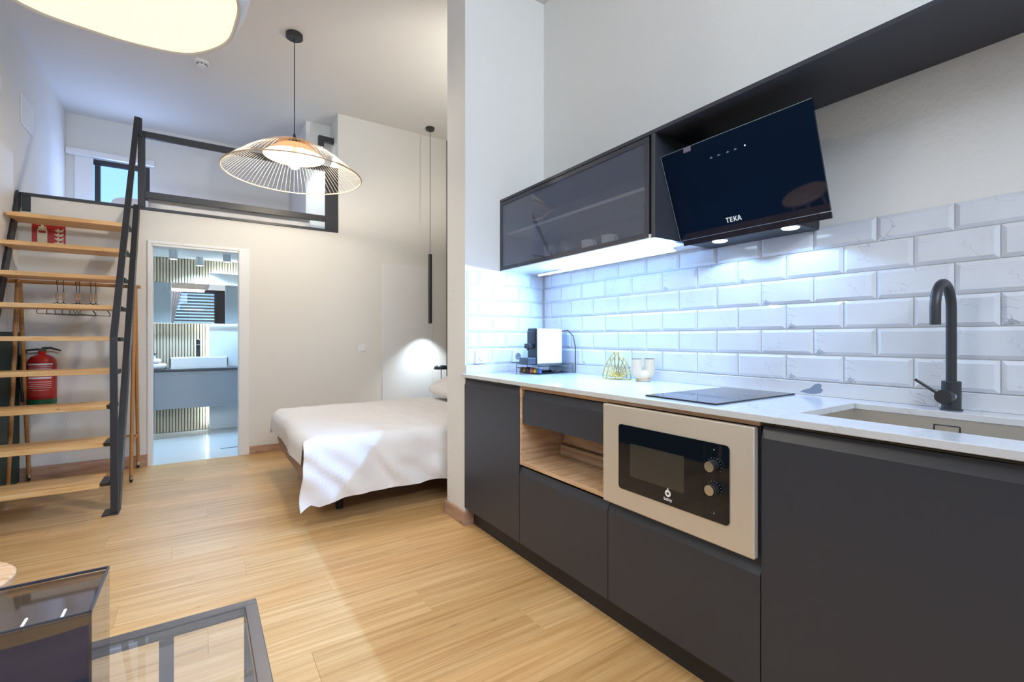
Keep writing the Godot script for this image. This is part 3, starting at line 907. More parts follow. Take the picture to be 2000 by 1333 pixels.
# ------------------------------------------------------------------ on the worktop
func counter_things() -> void:
	var y := 0.9195
	# sockets on the tiled partition
	var s1 := thing("wall_socket", "white socket plate with a round dial on the tiled partition", "socket", V(1.431, 0.98, ZP + 0.01))
	part(s1, "plate", G.new().box(V(1.392, 0.976, ZP + 0.0095), V(1.472, 1.058, ZP + 0.020), 0.003), M.plastic)
	part(s1, "dial", G.new().lathe([Vector2(0, 0.016), Vector2(0.02, 0.016), Vector2(0.022, 0.013), Vector2(0.022, 0.0)], Vector3.ZERO, 24), M.plastic)
	var dl: Node3D = s1.get_child(1)
	dl.rotation.x = PI / 2
	dl.position = V(1.432, 1.017, ZP + 0.020) - s1.position
	var s2 := thing("wall_socket", "white earthed socket on the tiled partition behind the coffee machine", "socket", V(1.700, 0.98, ZP + 0.01))
	part(s2, "plate", G.new().box(V(1.664, 0.978, ZP + 0.0095), V(1.744, 1.058, ZP + 0.018), 0.003), M.plastic)
	part(s2, "well", G.new().lathe([Vector2(0.0, -0.001), Vector2(0.017, -0.001), Vector2(0.0175, 0.0025), Vector2(0.02, 0.0025), Vector2(0.021, 0.0)], Vector3.ZERO, 24), mat(rgb(150, 152, 156), 0.5))
	var wl: Node3D = s2.get_child(1)
	wl.rotation.x = PI / 2
	wl.position = V(1.704, 1.018, ZP + 0.0195) - s2.position
	part(s2, "pin_hole", G.new().box(V(1.696, 1.016, ZP + 0.019), V(1.700, 1.020, ZP + 0.0205)), M.black)
	part(s2, "pin_hole", G.new().box(V(1.708, 1.016, ZP + 0.019), V(1.712, 1.020, ZP + 0.0205)), M.black)
	# capsule tray of black wire
	var x0 := 1.636
	var x1 := 1.896
	var z0 := -2.415
	var z1 := -2.185
	var tr := thing("capsule_tray", "black wire capsule drawer under the coffee machine", "capsule tray", V(1.766, y, -2.3))
	var wires := G.new()
	var r := 0.0022
	for h in [0.004, 0.030, 0.0545]:
		var e := 0.0 if h > 0.01 else 0.012
		wires.tube([V(x0 + e, y + h, z0 + e), V(x1 - e, y + h, z0 + e), V(x1 - e, y + h, z1 - e), V(x0 + e, y + h, z1 - e), V(x0 + e, y + h, z0 + e)], r, 6)
	for c in [[x0, z0], [x1, z0], [x1, z1], [x0, z1], [(x0 + x1) / 2, z1], [x0, (z0 + z1) / 2]]: wires.tube([V(c[0], y, c[1]), V(c[0], y + 0.0555, c[1])], r, 6)
	part(tr, "wire_frame", wires, M.metal_black)
	var mesh := G.new()
	for k in 11: mesh.tube([V(x0 + 0.012, y + 0.006, z0 + 0.02 + k * 0.019), V(x1 - 0.012, y + 0.006, z0 + 0.02 + k * 0.019)], 0.0014, 5)
	part(tr, "floor_wires", mesh, M.metal_black)
	part(tr, "top_plate", G.new().box(V(x0, y + 0.0535, z0), V(x1, y + 0.0565, z1), 0.001), M.metal_black)
	var grip := []
	for k in 9: grip.append(V(1.76 + cos(PI + PI * k / 8.0) * 0.045, y + 0.047 + sin(PI + PI * k / 8.0) * 0.034, z1 + 0.003))
	part(tr, "grip", G.new().tube(grip, 0.002, 6), M.metal_black)
	var cols := [[rgb(120, 92, 62), "bronze"], [rgb(134, 108, 76), "gold brown"], [rgb(98, 80, 66), "dark brown"], [rgb(206, 112, 100), "coral red"], [rgb(214, 178, 70), "yellow"], [rgb(88, 120, 204), "blue"]]
	for k in 6:
		var c := thing("coffee_capsule", "%s coffee capsule in the black wire drawer" % cols[k][1], "coffee capsule", V(1.658, y + 0.0075, z0 + 0.026 + k * 0.036), "coffee capsules in the wire drawer")
		var p := c.position
		part(c, "cup", G.new().lathe([Vector2(0, 0.0285), Vector2(0.010, 0.0285), Vector2(0.0125, 0.022), Vector2(0.0145, 0.002), Vector2(0.0, 0.002)], p, 16), mat(cols[k][0], 0.3, 0.7))
		part(c, "rim", G.new().lathe([Vector2(0, 0.0), Vector2(0.0168, 0.0), Vector2(0.0168, 0.002), Vector2(0, 0.002)], p, 16), mat(cols[k][0], 0.3, 0.7))
	# coffee machine
	var b := y + 0.0567
	var cm := thing("coffee_machine", "slim white and black capsule coffee machine on the wire drawer", "coffee machine", V(1.75, b, -2.26))
	part(cm, "body", G.new().box(V(1.648, b, -2.302), V(1.845, b + 0.213, -2.222), 0.008), M.plastic, "white body")
	part(cm, "front", G.new().box(V(1.640, b + 0.004, -2.306), V(1.652, b + 0.216, -2.2195), 0.004).box(V(1.630, b + 0.12, -2.298), V(1.642, b + 0.2, -2.228), 0.004), M.black, "black front")
	part(cm, "outlet", G.new().box(V(1.600, b + 0.095, -2.285), V(1.640, b + 0.125, -2.240), 0.004).tube([V(1.612, b + 0.097, -2.262), V(1.612, b + 0.085, -2.262)], 0.007, 10), M.black)
	part(cm, "drip_tray", G.new().box(V(1.578, b, -2.306), V(1.640, b + 0.042, -2.218), 0.004), mat(rgb(58, 62, 70), 0.3))
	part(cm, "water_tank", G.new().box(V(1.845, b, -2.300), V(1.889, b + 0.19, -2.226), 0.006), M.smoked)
	part(cm, "power_cord", G.new().tube([V(1.865, b + 0.20, -2.262), V(1.880, b + 0.205, -2.215), V(1.893, b + 0.17, -2.180), V(1.899, b + 0.10, -2.165), V(1.898, b + 0.02, -2.165), V(1.897, y + 0.003, -2.165)], 0.003, 8), M.black)
	# napkin holder: two leaf-shaped plates of gilt bars
	var nh := thing("napkin_holder", "brass napkin holder of two pierced leaf plates", "napkin holder", V(1.805, y, -1.735))
	var face := Basis(Vector3.UP, deg_to_rad(-52.0))
	for s in [-1.0, 1.0]:
		var g := G.new()
		var org: Vector3 = nh.position + face * V(0.012 * s, 0.002, 0.022 * s)
		var outl := []
		for k in 25:
			var t := k / 24.0
			var u := absf(t * 2.0 - 1.0)
			outl.append(org + face * V((-1.0 if t < 0.5 else 1.0) * 0.062 * (1.0 - pow(1.0 - u, 2.0)), 0.142 * (1.0 - u), 0))
		g.tube(outl, 0.0026, 7)
		g.tube([outl[0], outl[24]], 0.0026, 7)
		for k in 11:
			var an := deg_to_rad(25.0 + 13.0 * k)
			var d := Vector2(cos(an), sin(an))
			var reach := 0.0
			while reach < 0.14:
				var p := d * (reach + 0.003)
				var u2 := absf(p.x) / 0.062
				if u2 >= 1.0 or p.y > 0.142 * sqrt(1.0 - u2): break
				reach += 0.003
			g.tube([org + face * V(d.x * 0.012, 0.002 + d.y * 0.012, 0), org + face * V(d.x * reach, d.y * reach, 0)], 0.0026, 6)
		part(nh, "leaf_plate", g, M.gold)
	part(nh, "base", G.new().box(V(1.775, y, -1.775), V(1.835, y + 0.003, -1.695), 0.001), M.gold)
	# U-shaped vase
	var vp := V(1.835, y, -1.585)
	var vs := thing("vase", "cream U-shaped ceramic vase on the worktop", "vase", vp)
	var dir := V(0.83, 0, 0.56)
	var up := []
	up.append(vp + dir * -0.031 + V(0, 0.110, 0))
	up.append(vp + dir * -0.031 + V(0, 0.056, 0))
	for k in range(1, 12):
		var an := PI + PI * k / 12.0
		up.append(vp + dir * (cos(an) * 0.031) + V(0, 0.056 + sin(an) * 0.031, 0))
	up.append(vp + dir * 0.031 + V(0, 0.056, 0))
	up.append(vp + dir * 0.031 + V(0, 0.110, 0))
	part(vs, "body", G.new().tube(up, 0.0262, 22).lathe([Vector2(0, 0), Vector2(0.034, 0), Vector2(0.04, 0.008), Vector2(0.0, 0.012)], vp, 24), M.cream)
	for s in [-1.0, 1.0]: part(vs, "opening", G.new().lathe([Vector2(0, 0.0), Vector2(0.021, 0.0), Vector2(0.0262, 0.003)], vp + dir * (0.031 * s) + V(0, 0.1095, 0), 22), mat(rgb(120, 110, 98), 0.6))

# ------------------------------------------------------------------ stair
func stair() -> void:
	var st := thing("stair", "steep stair with nine oak treads on black steel stringers", "staircase", V(-0.85, 0, -4.4))
	var xl := -1.186
	var xr := -0.532
	for k in 9:
		var h := 0.229 * (k + 1)
		var zf := -3.845 - 0.1275 * k
		var g := G.new()
		g.off = Vector2(k * 0.37, k * 0.61)
		g.box(V(xl, h - 0.031, zf - 0.272), V(xr, h, zf), 0.002)
		var t := part(st, "tread", g, M.tread)
		part(t, "bracket", G.new().prism(PackedVector2Array([Vector2(zf - 0.20, h - 0.036), Vector2(zf - 0.06, h - 0.036), Vector2(zf - 0.01, h - 0.006), Vector2(zf - 0.20, h - 0.006)]), "x", xr, -0.49), M.metal_black)
	# stringers: flat bars from floor to the edge of the loft
	var bar := func(x0: float, x1: float, dz: float) -> G:
		return G.new().prism(PackedVector2Array([Vector2(-3.99 + dz, 0.0), Vector2(-4.09 + dz, 0.0), Vector2(-5.216, 2.18), Vector2(-5.216, 2.288), Vector2(-5.165, 2.288)]), "x", x0, x1)
	part(st, "stringer", bar.call(-0.490, -0.452, 0.0), M.metal_black)
	part(st, "stringer", bar.call(-1.204, -1.188, -0.02), M.metal_black)
	part(st, "fixing_plate", G.new().box(V(-1.186, 2.14, ZB), V(-1.135, 2.262, ZB + 0.012), 0.001), M.metal_black)
	# handrail: upright from the floor, kinked, then up to the loft
	var hr := G.new()
	var prof := [Vector2(-3.93, 0.0), Vector2(-3.90, 1.137), Vector2(-5.206, 3.055)]
	for k in 2:
		var p: Vector2 = prof[k]
		var q: Vector2 = prof[k + 1]
		var d := (q - p).normalized()
		var nn := Vector2(d.y, -d.x) * 0.011
		var e := d * (0.006 if k == 0 else 0.0)
		hr.prism(PackedVector2Array([p + nn, q + nn + e, q - nn + e, p - nn]), "x", -0.488, -0.450)
	hr.prism(PackedVector2Array([Vector2(-5.195, 3.055), Vector2(-5.2165, 3.055), Vector2(-5.2165, 2.90), Vector2(-5.200, 2.90)]), "x", -0.475, -0.435)
	part(st, "handrail", hr, M.metal_black)
	part(st, "foot_plate", G.new().box(V(-0.530, 0, -4.04), V(-0.445, 0.008, -3.90), 0.002), M.metal_black)
	# extinguisher sign
	var sg := thing("fire_sign", "red fire extinguisher sign on the wall behind the stair", "sign", V(-1.03, 1.88, ZB))
	part(sg, "plate", G.new().box(V(-1.130, 1.875, ZB), V(-0.932, 2.073, ZB + 0.003), 0.001), M.red)
	var zf := ZB + 0.0036
	var art := G.new()
	art.box(V(-1.098, 1.885, ZB + 0.003), V(-1.040, 2.012, zf))
	art.box(V(-1.092, 2.012, ZB + 0.003), V(-1.046, 2.030, zf))
	art.box(V(-1.078, 2.030, ZB + 0.003), V(-1.060, 2.046, zf))
	art.box(V(-1.108, 2.044, ZB + 0.003), V(-1.048, 2.053, zf))
	part(sg, "extinguisher_symbol", art, mat(rgb(226, 222, 190), 0.5))
	part(sg, "extinguisher_band", G.new().box(V(-1.090, 1.980, zf), V(-1.048, 1.998, zf + 0.0004)), M.red)
	for k in 4:
		var y := 1.892 + k * 0.034
		var fl := PackedVector2Array([Vector2(-1.002, y + 0.020), Vector2(-0.985, y + 0.004), Vector2(-0.965, y), Vector2(-0.945, y + 0.008), Vector2(-0.942, y + 0.036), Vector2(-0.953, y + 0.022), Vector2(-0.968, y + 0.018), Vector2(-0.975, y + 0.034), Vector2(-0.985, y + 0.019)])
		part(sg, "flame_symbol", G.new().prism(fl, "z", ZB + 0.003, zf), mat(rgb(226, 222, 190), 0.5))
	# extinguisher
	var o := V(-1.050, 0.60, ZB + 0.105)
	var ex := thing("fire_extinguisher", "red fire extinguisher with a green base hanging behind the stair", "fire extinguisher", o)
	part(ex, "cylinder", G.new().lathe([Vector2(0.085, 0.055), Vector2(0.085, 0.33), Vector2(0.08, 0.36), Vector2(0.062, 0.388), Vector2(0.034, 0.402), Vector2(0.022, 0.406), Vector2(0.022, 0.43), Vector2(0, 0.43)], o, 32, true), M.red)
	part(ex, "base", G.new().lathe([Vector2(0, 0), Vector2(0.074, 0), Vector2(0.084, 0.012), Vector2(0.0865, 0.055), Vector2(0.085, 0.056)], o, 32), mat(rgb(30, 110, 72), 0.4))
	part(ex, "instruction_label", band_round(o, 0.0855, 0.08, 0.235, 0.5, 2.6), mat(rgb(196, 62, 56), 0.5))
	for q in [[0.222, 0.236, 0.7, 2.4], [0.330, 0.342, 0.6, 2.5], [0.196, 0.200, 0.7, 2.4], [0.180, 0.183, 0.7, 2.2], [0.165, 0.168, 0.7, 2.4], [0.150, 0.153, 0.7, 2.3], [0.132, 0.135, 0.9, 2.0], [0.315, 0.318, 0.7, 2.3], [0.300, 0.303, 0.7, 2.4]]:
		part(ex, "print_line", band_round(o, 0.086, q[0] - 0.006, q[1] - 0.006, q[2], q[3]), M.print_white)
	part(ex, "valve", G.new().box(o + V(-0.02, 0.425, -0.016), o + V(0.022, 0.452, 0.016), 0.004), mat(rgb(60, 74, 62), 0.4))
	part(ex, "lever", G.new().tube([o + V(-0.10, 0.436, 0), o + V(-0.02, 0.445, 0)], 0.008, 8).tube([o + V(0.0, 0.452, 0), o + V(0.05, 0.455, 0), o + V(0.11, 0.432, 0)], [0.010, 0.009, 0.006], 8), M.black)
	part(ex, "hose", G.new().tube([o + V(-0.09, 0.43, 0.0), o + V(-0.118, 0.39, 0.01), o + V(-0.118, 0.25, 0.02), o + V(-0.105, 0.12, 0.03), o + V(-0.102, 0.04, 0.03)], 0.011, 10), M.black)
	part(ex, "wall_bracket", G.new().box(V(-1.07, 0.86, ZB), V(-1.03, 0.99, ZB + 0.03), 0.002), M.metal_black)
	# clothes rack
	var ck := thing("clothes_rack", "wooden A-frame clothes rack under the stair", "clothes rack", V(-0.8, 0, -4.96))
	for x in [-1.140, -0.462]:
		for s in [-1.0, 1.0]:
			var foot := V(x, 0.045, -4.955 + s * 0.245)
			var lg := part(ck, "leg", G.new().tube([foot, V(x, 1.57, -4.955 + s * 0.018)], [0.012, 0.015], 10), M.rack)
			part(lg, "foot_cap", G.new().tube([foot + V(0, 0.012, -s * 0.002), foot - V(0, 0.02, -s * 0.002)], 0.0135, 10), M.chrome)
			part(lg, "wheel", G.new().ball(foot - V(0, 0.027, 0), V(0.012, 0.018, 0.018), 10, 8), M.black)
		part(ck, "cross_tie", G.new().tube([V(x, 0.30, -5.145), V(x, 0.30, -4.765)], 0.008, 8), M.rack)
	part(ck, "rail", G.new().tube([V(-1.200, 1.558, -4.955), V(-0.425, 1.558, -4.955)], 0.0135, 12), M.rack)
	part(ck, "lower_rail", G.new().tube([V(-1.140, 0.30, -5.13), V(-0.462, 0.30, -5.13)], 0.008, 8), M.rack)
	# hangers
	var hx := -0.93
	var hg := thing("clothes_hanger", "black wire hanger with a wooden neck on the clothes rack", "hanger", V(hx, 1.30, -4.955), "hangers on the clothes rack")
	var hook := [V(hx, 1.475, -4.955)]
	for k in 12:
		var an := -PI * 0.5 + TAU * 0.72 * k / 11.0
		hook.append(V(hx, 1.565 + sin(an) * 0.021 + 0.0, -4.955 + cos(an) * 0.021))
	part(hg, "hook", G.new().tube([V(hx, 1.40, -4.955), V(hx, 1.52, -4.955)] + hook.slice(1), 0.0024, 6), M.metal_black)
	part(hg, "neck", G.new().tube([V(hx, 1.425, -4.955), V(hx, 1.485, -4.955)], 0.0095, 10), M.niche)
	part(hg, "shoulders", G.new().tube([V(hx, 1.41, -4.955), V(hx - 0.06, 1.365, -4.80), V(hx - 0.075, 1.335, -4.765), V(hx - 0.075, 1.315, -4.775), V(hx + 0.075, 1.315, -5.135), V(hx + 0.075, 1.335, -5.145), V(hx + 0.06, 1.365, -5.11), V(hx, 1.41, -4.955)], 0.0026, 6), M.metal_black)
	var rot := [0.0, 0.1, -0.08, 0.05, -0.1, 0.06]
	var xs := [-0.93, -0.895, -0.82, -0.803, -0.735, -0.705]
	for k in range(1, 6): copy(hg, V(xs[k], 1.30, -4.955), rot[k])

func band_round(o: Vector3, r: float, y0: float, y1: float, a0: float, a1: float) -> G:
	var g := G.new()
	for k in 14:
		var a := lerpf(a0, a1, k / 14.0)
		var b := lerpf(a0, a1, (k + 1) / 14.0)
		var ca := V(cos(a), 0, sin(a))
		var cb := V(cos(b), 0, sin(b))
		g.quads(o + ca * r + V(0, y0, 0), o + cb * r + V(0, y0, 0), o + cb * r + V(0, y1, 0), o + ca * r + V(0, y1, 0), ca, cb, cb, ca)
	return g

# ------------------------------------------------------------------ loft
func loft() -> void:
	var x1 := 1.2207
	struct("floor_loft", G.new().box(V(XL, 2.20, ZM - 0.2), V(x1, 2.262, ZB - 0.12)).box(V(XL, 2.23, ZB - 0.12), V(x1, 2.2635, ZB - 0.02)), M.white, "loft floor over the bathroom")
	var wx0 := -1.13
	var wx1 := -0.50
	var wl := G.new()
	wl.box(V(XL, 2.2, ZM - 0.12), V(wx0, CEIL, ZM))
	wl.box(V(wx0, 3.10, ZM - 0.12), V(wx1, CEIL, ZM))
	wl.box(V(wx1, 2.2, ZM - 0.12), V(x1 + 0.12, CEIL, ZM))
	struct("wall_loft", wl, M.wall, "white loft wall with the window")
	struct("wall_loft_side", G.new().box(V(x1, 2.2, ZM), V(x1 + 0.12, CEIL, ZB - 0.12)), M.wall, "white side wall of the loft")
	struct("wall_loft_pier", G.new().box(V(0.965, 2.264, ZM), V(x1, CEIL, -5.6)), M.wall, "white pier at the end of the loft bed")
	var w2 := struct("window_2", frame(wx0, wx1, 2.262, 3.10, ZM - 0.08, ZM - 0.02, 0.045, [-0.96]), M.metal_black, "black framed loft window")
	part(w2, "pane", G.new().box(V(wx0 + 0.045, 2.3, ZM - 0.056), V(wx1 - 0.045, 3.06, ZM - 0.05)), M.clear)
	part(w2, "blind_cassette", G.new().box(V(XL + 0.005, 3.10, ZM), V(wx1 + 0.05, 3.165, ZM + 0.07), 0.004), M.white)
	part(w2, "side_screen", G.new().box(V(wx0 - 0.01, 2.264, ZM + 0.004), V(-0.988, 3.10, ZM + 0.02), 0.002), M.white)
	# guard rail of black steel
	var gr := thing("guard_rail", "black steel guard rail along the edge of the loft", "railing", V(0.38, 2.2635, ZB))
	var zf := ZB + 0.012
	var zk := ZB - 0.028
	part(gr, "edge_strip", G.new().box(V(XL + 0.02, 2.264, zk), V(x1, 2.288, zf), 0.001), M.metal_black)
	part(gr, "post", G.new().box(V(-0.467, 2.288, zk), V(-0.416, 2.957, zf), 0.002), M.metal_black)
	part(gr, "post", G.new().box(V(1.092, 2.288, zk), V(x1, 2.957, zf), 0.002), M.metal_black)
	part(gr, "top_rail", G.new().box(V(-0.416, 2.903, zk), V(1.092, 2.957, zf), 0.002), M.metal_black)
	part(gr, "lower_rail", G.new().box(V(-0.416, 2.368, zk), V(1.092, 2.428, zf), 0.002), M.metal_black)
	# loft bed
	var lb := thing("loft_mattress", "white mattress lying on the loft floor behind the guard rail", "mattress", V(0.2, 2.264, -6.0))
	part(lb, "mattress", soft_box(V(-0.40, 2.264, -6.74), V(0.955, 2.44, -5.33), 0.05, 91), M.linen)
	var lp := thing("loft_pillow", "white pillow propped up at the loft window", "pillow", V(-0.60, 2.264, -6.35))
	part(lp, "cushion", pillow(V(-0.605, 2.475, -6.42), V(0.19, 0.15, 0.12), 0.25), M.linen)
	part(lp, "bolster", soft_box(V(-0.78, 2.264, -6.7), V(-0.41, 2.36, -6.1), 0.04, 92), M.linen)
	# wall spot of the loft
	var sp := thing("wall_spot", "small black wall spotlight on the loft side wall", "light", V(1.13, 3.20, -5.43))
	part(sp, "arm", G.new().box(V(1.10, 3.285, -5.455), V(x1, 3.345, -5.405), 0.003), M.metal_black)
	part(sp, "shade", G.new().box(V(1.06, 3.225, -5.460), V(1.115, 3.345, -5.400), 0.003), M.metal_black)
	part(sp, "bulb", G.new().ball(V(1.0875, 3.212, -5.43), V(0.02, 0.018, 0.02), 12, 8), glow(Color(1, 0.97, 0.92), 8.0))
	lamp_spot(V(1.0875, 3.212, -5.43), V(0.35, -1, 0.03), 48.0, 0.6, Color(0.80, 0.91, 1.0), E.loft, 0.02)

func pillow(c: Vector3, r: Vector3, tilt: float) -> G:
	var g := G.new()
	var rows := []
	for i in 17:
		var t := PI * i / 16.0 - PI / 2
		var row := []
		for j in 32:
			var a := TAU * j / 32.0
			var ca := signf(cos(a)) * pow(absf(cos(a)), 0.55)
			var sa := signf(sin(a)) * pow(absf(sin(a)), 0.55)
			var ct := pow(cos(t), 0.6)
			row.append(c + Basis(Vector3.RIGHT, tilt) * V(ca * ct * r.x, sa * ct * r.y, sin(t) * r.z * (0.65 + 0.35 * (1.0 - absf(ca * sa)))))
		rows.append(row)
	return g.sheet(rows, true)

func soft_box(lo: Vector3, hi: Vector3, rad: float, seed_: int) -> G:
	# rounded slab, gently uneven
	var f := noise(seed_, 1.1, 2)
	var c := (lo + hi) / 2.0
	var h := (hi - lo) / 2.0
	var rows := []
	var prof := [[0.0, -1.0], [1.0, -1.0]]
	var levels := []
	for k in 7:
		var a := -PI / 2 + PI / 2 * k / 6.0
		levels.append([cos(a) - 1.0, -h.y + rad + sin(a) * rad])
	for k in 7:
		var a := PI / 2 * k / 6.0
		levels.append([cos(a) - 1.0, h.y - rad + sin(a) * rad])
	var ring := func(inset: float, y: float) -> Array:
		var r := []
		var n := 12
		for q in 4:
			for k in n:
				var t := k / float(n)
				var p: Vector2
				if q == 0: p = Vector2(-1 + 2 * t, -1)
				elif q == 1: p = Vector2(1, -1 + 2 * t)
				elif q == 2: p = Vector2(1 - 2 * t, 1)
				else: p = Vector2(-1, 1 - 2 * t)
				var rr := Vector2(p.x * (h.x - inset), p.y * (h.z - inset))
				var w := f.get_noise_3d(rr.x * 2, y * 4, rr.y * 2) * 0.010
				r.append(c + V(rr.x + w * p.x, y + (w if y > 0 else 0.0), rr.y + w * p.y))
		return r
	rows.append(ring.call(minf(h.x, h.z), -h.y))
	for l in levels: rows.append(ring.call(-l[0] * rad, l[1]))
	for k in range(1, 5): rows.append(ring.call(rad + (minf(h.x, h.z) - rad) * k / 4.0, h.y))
	rows.reverse()
	return G.new().sheet(rows, true)

# ------------------------------------------------------------------ bathroom
func bathroom() -> void:
	var zb := -6.97
	var z0 := ZB - 0.12
	struct("floor_bathroom", G.new().box(V(XL, -0.12, zb - 0.1), V(1.34, -0.002, z0)).box(V(-0.371, -0.012, z0), V(0.3014, -0.001, ZB)), mat(rgb(228, 230, 230), 0.14), "glossy pale bathroom floor")
	struct("wall_bathroom_back", G.new().box(V(XL, 0, zb - 0.12), V(1.34, 2.2, zb)), mat(rgb(150, 140, 122), 0.7), "bathroom wall behind the wood slats")
	struct("wall_bathroom_right", G.new().box(V(1.22, 0, zb), V(1.34, 2.2, z0)), M.wall, "white bathroom side wall")
	struct("ceiling_bathroom", G.new().box(V(XL, 2.10, zb), V(1.22, 2.2, z0)), M.ceil, "bathroom ceiling")
	var sl := thing("slat_panel", "wall panel of narrow pale wood slats in the bathroom", "slat panel", V(0, 0, zb))
	var slats := G.new()
	var k := 0
	var x := -1.19
	while x < 1.2:
		slats.off = Vector2(k * 0.37, k * 0.21)
		slats.box(V(x, 0.003, zb + 0.001), V(x + 0.021, 2.098, zb + 0.02), 0.003)
		x += 0.03
		k += 1
	var so := part(sl, "slats", slats, mat(rgb(204, 190, 166), 0.6))
	so.set_meta("kind", "stuff")
	# white panel standing proud of the slats, lit from behind along its edge
	var wp := thing("shower_panel", "large white panel with a glowing edge on the bathroom wall", "panel", V(0.65, 0, -6.9))
	part(wp, "panel", G.new().box(V(0.075, 0.003, -6.905), V(1.215, 1.94, -6.885), 0.002), M.white)
	part(wp, "led_light_edge", G.new().box(V(0.085, 0.05, -6.945), V(0.095, 1.93, -6.912)).box(V(0.095, 1.915, -6.945), V(1.20, 1.925, -6.912)), glow(Color(0.88, 0.96, 1.0), 5.0))
	lamp_area(V(0.080, 0.98, -6.925), V(-1, 0, -0.5), Vector2(0.02, 1.8), Color(0.86, 0.95, 1.0), E.bath_led)
	lamp_area(V(0.65, 1.932, -6.925), V(0, 1, -0.5), Vector2(1.1, 0.02), Color(0.86, 0.95, 1.0), E.bath_led * 0.6, Vector3.BACK)
	# vanity
	var va := thing("vanity_cabinet", "floating grey-blue vanity cabinet in the bathroom", "cabinet", V(0.3, 0.33, -6.72))
	part(va, "body", G.new().box(V(-0.62, 0.332, -6.884), V(1.215, 0.756, -6.525)), mat(rgb(134, 136, 140), 0.4))
	part(va, "drawer_front", G.new().box(V(-0.44, 0.332, -6.523), V(1.215, 0.752, -6.503), 0.002), mat(rgb(142, 144, 148), 0.35))
	part(va, "drawer_front", G.new().box(V(-0.62, 0.332, -6.523), V(-0.4435, 0.752, -6.503), 0.002), mat(rgb(142, 144, 148), 0.35))
	part(va, "top", G.new().box(V(-0.63, 0.7565, -6.884), V(1.218, 0.781, -6.495), 0.002), mat(rgb(74, 75, 78), 0.3), "dark slab")
	var ba := thing("basin", "rectangular white basin on the bathroom vanity", "basin", V(-0.02, 0.7815, -6.68))
	var bx0 := -0.300
	var bx1 := 0.262
	var bz0 := -6.86
	var bz1 := -6.52
	part(ba, "bowl", G.new().box(V(bx0, 0.7815, bz0), V(bx1, 0.80, bz1), 0.003).box(V(bx0, 0.80, bz0), V(bx0 + 0.014, 0.906, bz1), 0.003).box(V(bx1 - 0.014, 0.80, bz0), V(bx1, 0.906, bz1), 0.003).box(V(bx0, 0.80, bz0), V(bx1, 0.906, bz0 + 0.014), 0.003).box(V(bx0, 0.80, bz1 - 0.014), V(bx1, 0.906, bz1), 0.003), M.gloss_white)
	var ft := thing("basin_tap", "tall dark tap behind the white basin", "tap", V(-0.036, 0.7815, -6.895))
	part(ft, "column", G.new().box(V(-0.058, 0.7815, -6.908), V(-0.014, 1.11, -6.876), 0.004), mat(rgb(52, 53, 56), 0.3))
	part(ft, "spout", G.new().box(V(-0.056, 1.035, -6.876), V(-0.016, 1.055, -6.76), 0.003), mat(rgb(52, 53, 56), 0.3))
	part(ft, "lever", G.new().box(V(-0.05, 1.11, -6.90), V(-0.022, 1.12, -6.86), 0.002), M.chrome)
	var tw := thing("folded_towel", "white folded towel on the bathroom vanity, under another", "towel", V(-0.43, 0.7815, -6.66))
	part(tw, "fold", soft_box(V(-0.56, 0.7815, -6.76), V(-0.335, 0.842, -6.55), 0.028, 33), M.linen)
	var tw2 := thing("folded_towel", "small white towel lying on top of the folded towel", "towel", V(-0.46, 0.85, -6.68))
	part(tw2, "fold", soft_box(V(-0.56, 0.846, -6.75), V(-0.395, 0.894, -6.58), 0.022, 34), M.linen)
	var sb := thing("soap_bottle", "small dark pump bottle behind the towels", "bottle", V(-0.47, 0.7815, -6.83))
	part(sb, "bottle", G.new().lathe([Vector2(0, 0), Vector2(0.03, 0), Vector2(0.03, 0.12), Vector2(0.012, 0.135), Vector2(0.012, 0.15), Vector2(0, 0.15)], V(-0.47, 0.7815, -6.83), 18), mat(rgb(200, 206, 214), 0.3))
	part(sb, "pump", G.new().lathe([Vector2(0.014, 0.15), Vector2(0.014, 0.175), Vector2(0, 0.175)], V(-0.47, 0.7815, -6.83), 14).tube([V(-0.47, 0.95, -6.83), V(-0.43, 0.95, -6.81)], 0.005, 8), mat(rgb(44, 45, 50), 0.4))
	# mirror
	var mi := thing("mirror", "long wide mirror above the bathroom vanity", "mirror", V(0.2, 1.305, -6.85))
	part(mi, "backing", G.new().box(V(-0.80, 1.315, -6.884), V(1.20, 1.78, -6.822)), M.white)
	part(mi, "glass", G.new().box(V(-0.81, 1.308, -6.822), V(1.21, 1.790, -6.815)), M.mirror)
	part(mi, "led_light_edge", G.new().box(V(-0.79, 1.781, -6.884), V(1.18, 1.786, -6.86)).box(V(-0.79, 1.308, -6.884), V(1.18, 1.313, -6.86)), glow(Color(0.88, 0.96, 1.0), 4.0))
	# ceiling spots
	var spots := [V(-0.26, 2.10, -6.35), V(-0.02, 2.10, -6.75), V(0.24, 2.10, -6.25)]
	var so0: Node3D = null
	for i in 3:
		var p: Vector3 = spots[i]
		if i == 0:
			so0 = thing("ceiling_spot", "white surface-mounted spotlight on the bathroom ceiling, over the towels", "light", p, "spotlights on the bathroom ceiling")
			part(so0, "housing", G.new().lathe([Vector2(0, 0), Vector2(0.04, 0.0), Vector2(0.04, -0.10), Vector2(0.034, -0.10)], p, 24), M.white)
			part(so0, "bulb", G.new().lathe([Vector2(0.034, -0.098), Vector2(0.0, -0.104)], p, 24), glow(Color(0.92, 0.97, 1.0), 8.0))
		else:
			copy(so0, p, 0.0, ["", "white surface-mounted spotlight on the bathroom ceiling, close to the slats", "white surface-mounted spotlight on the bathroom ceiling, in front of the white panel"][i])
		lamp_spot(p - V(0, 0.112, 0), V(0, -1, -0.02), 70.0, 0.5, Color(0.66, 0.84, 1.0), E.bath, 0.035)
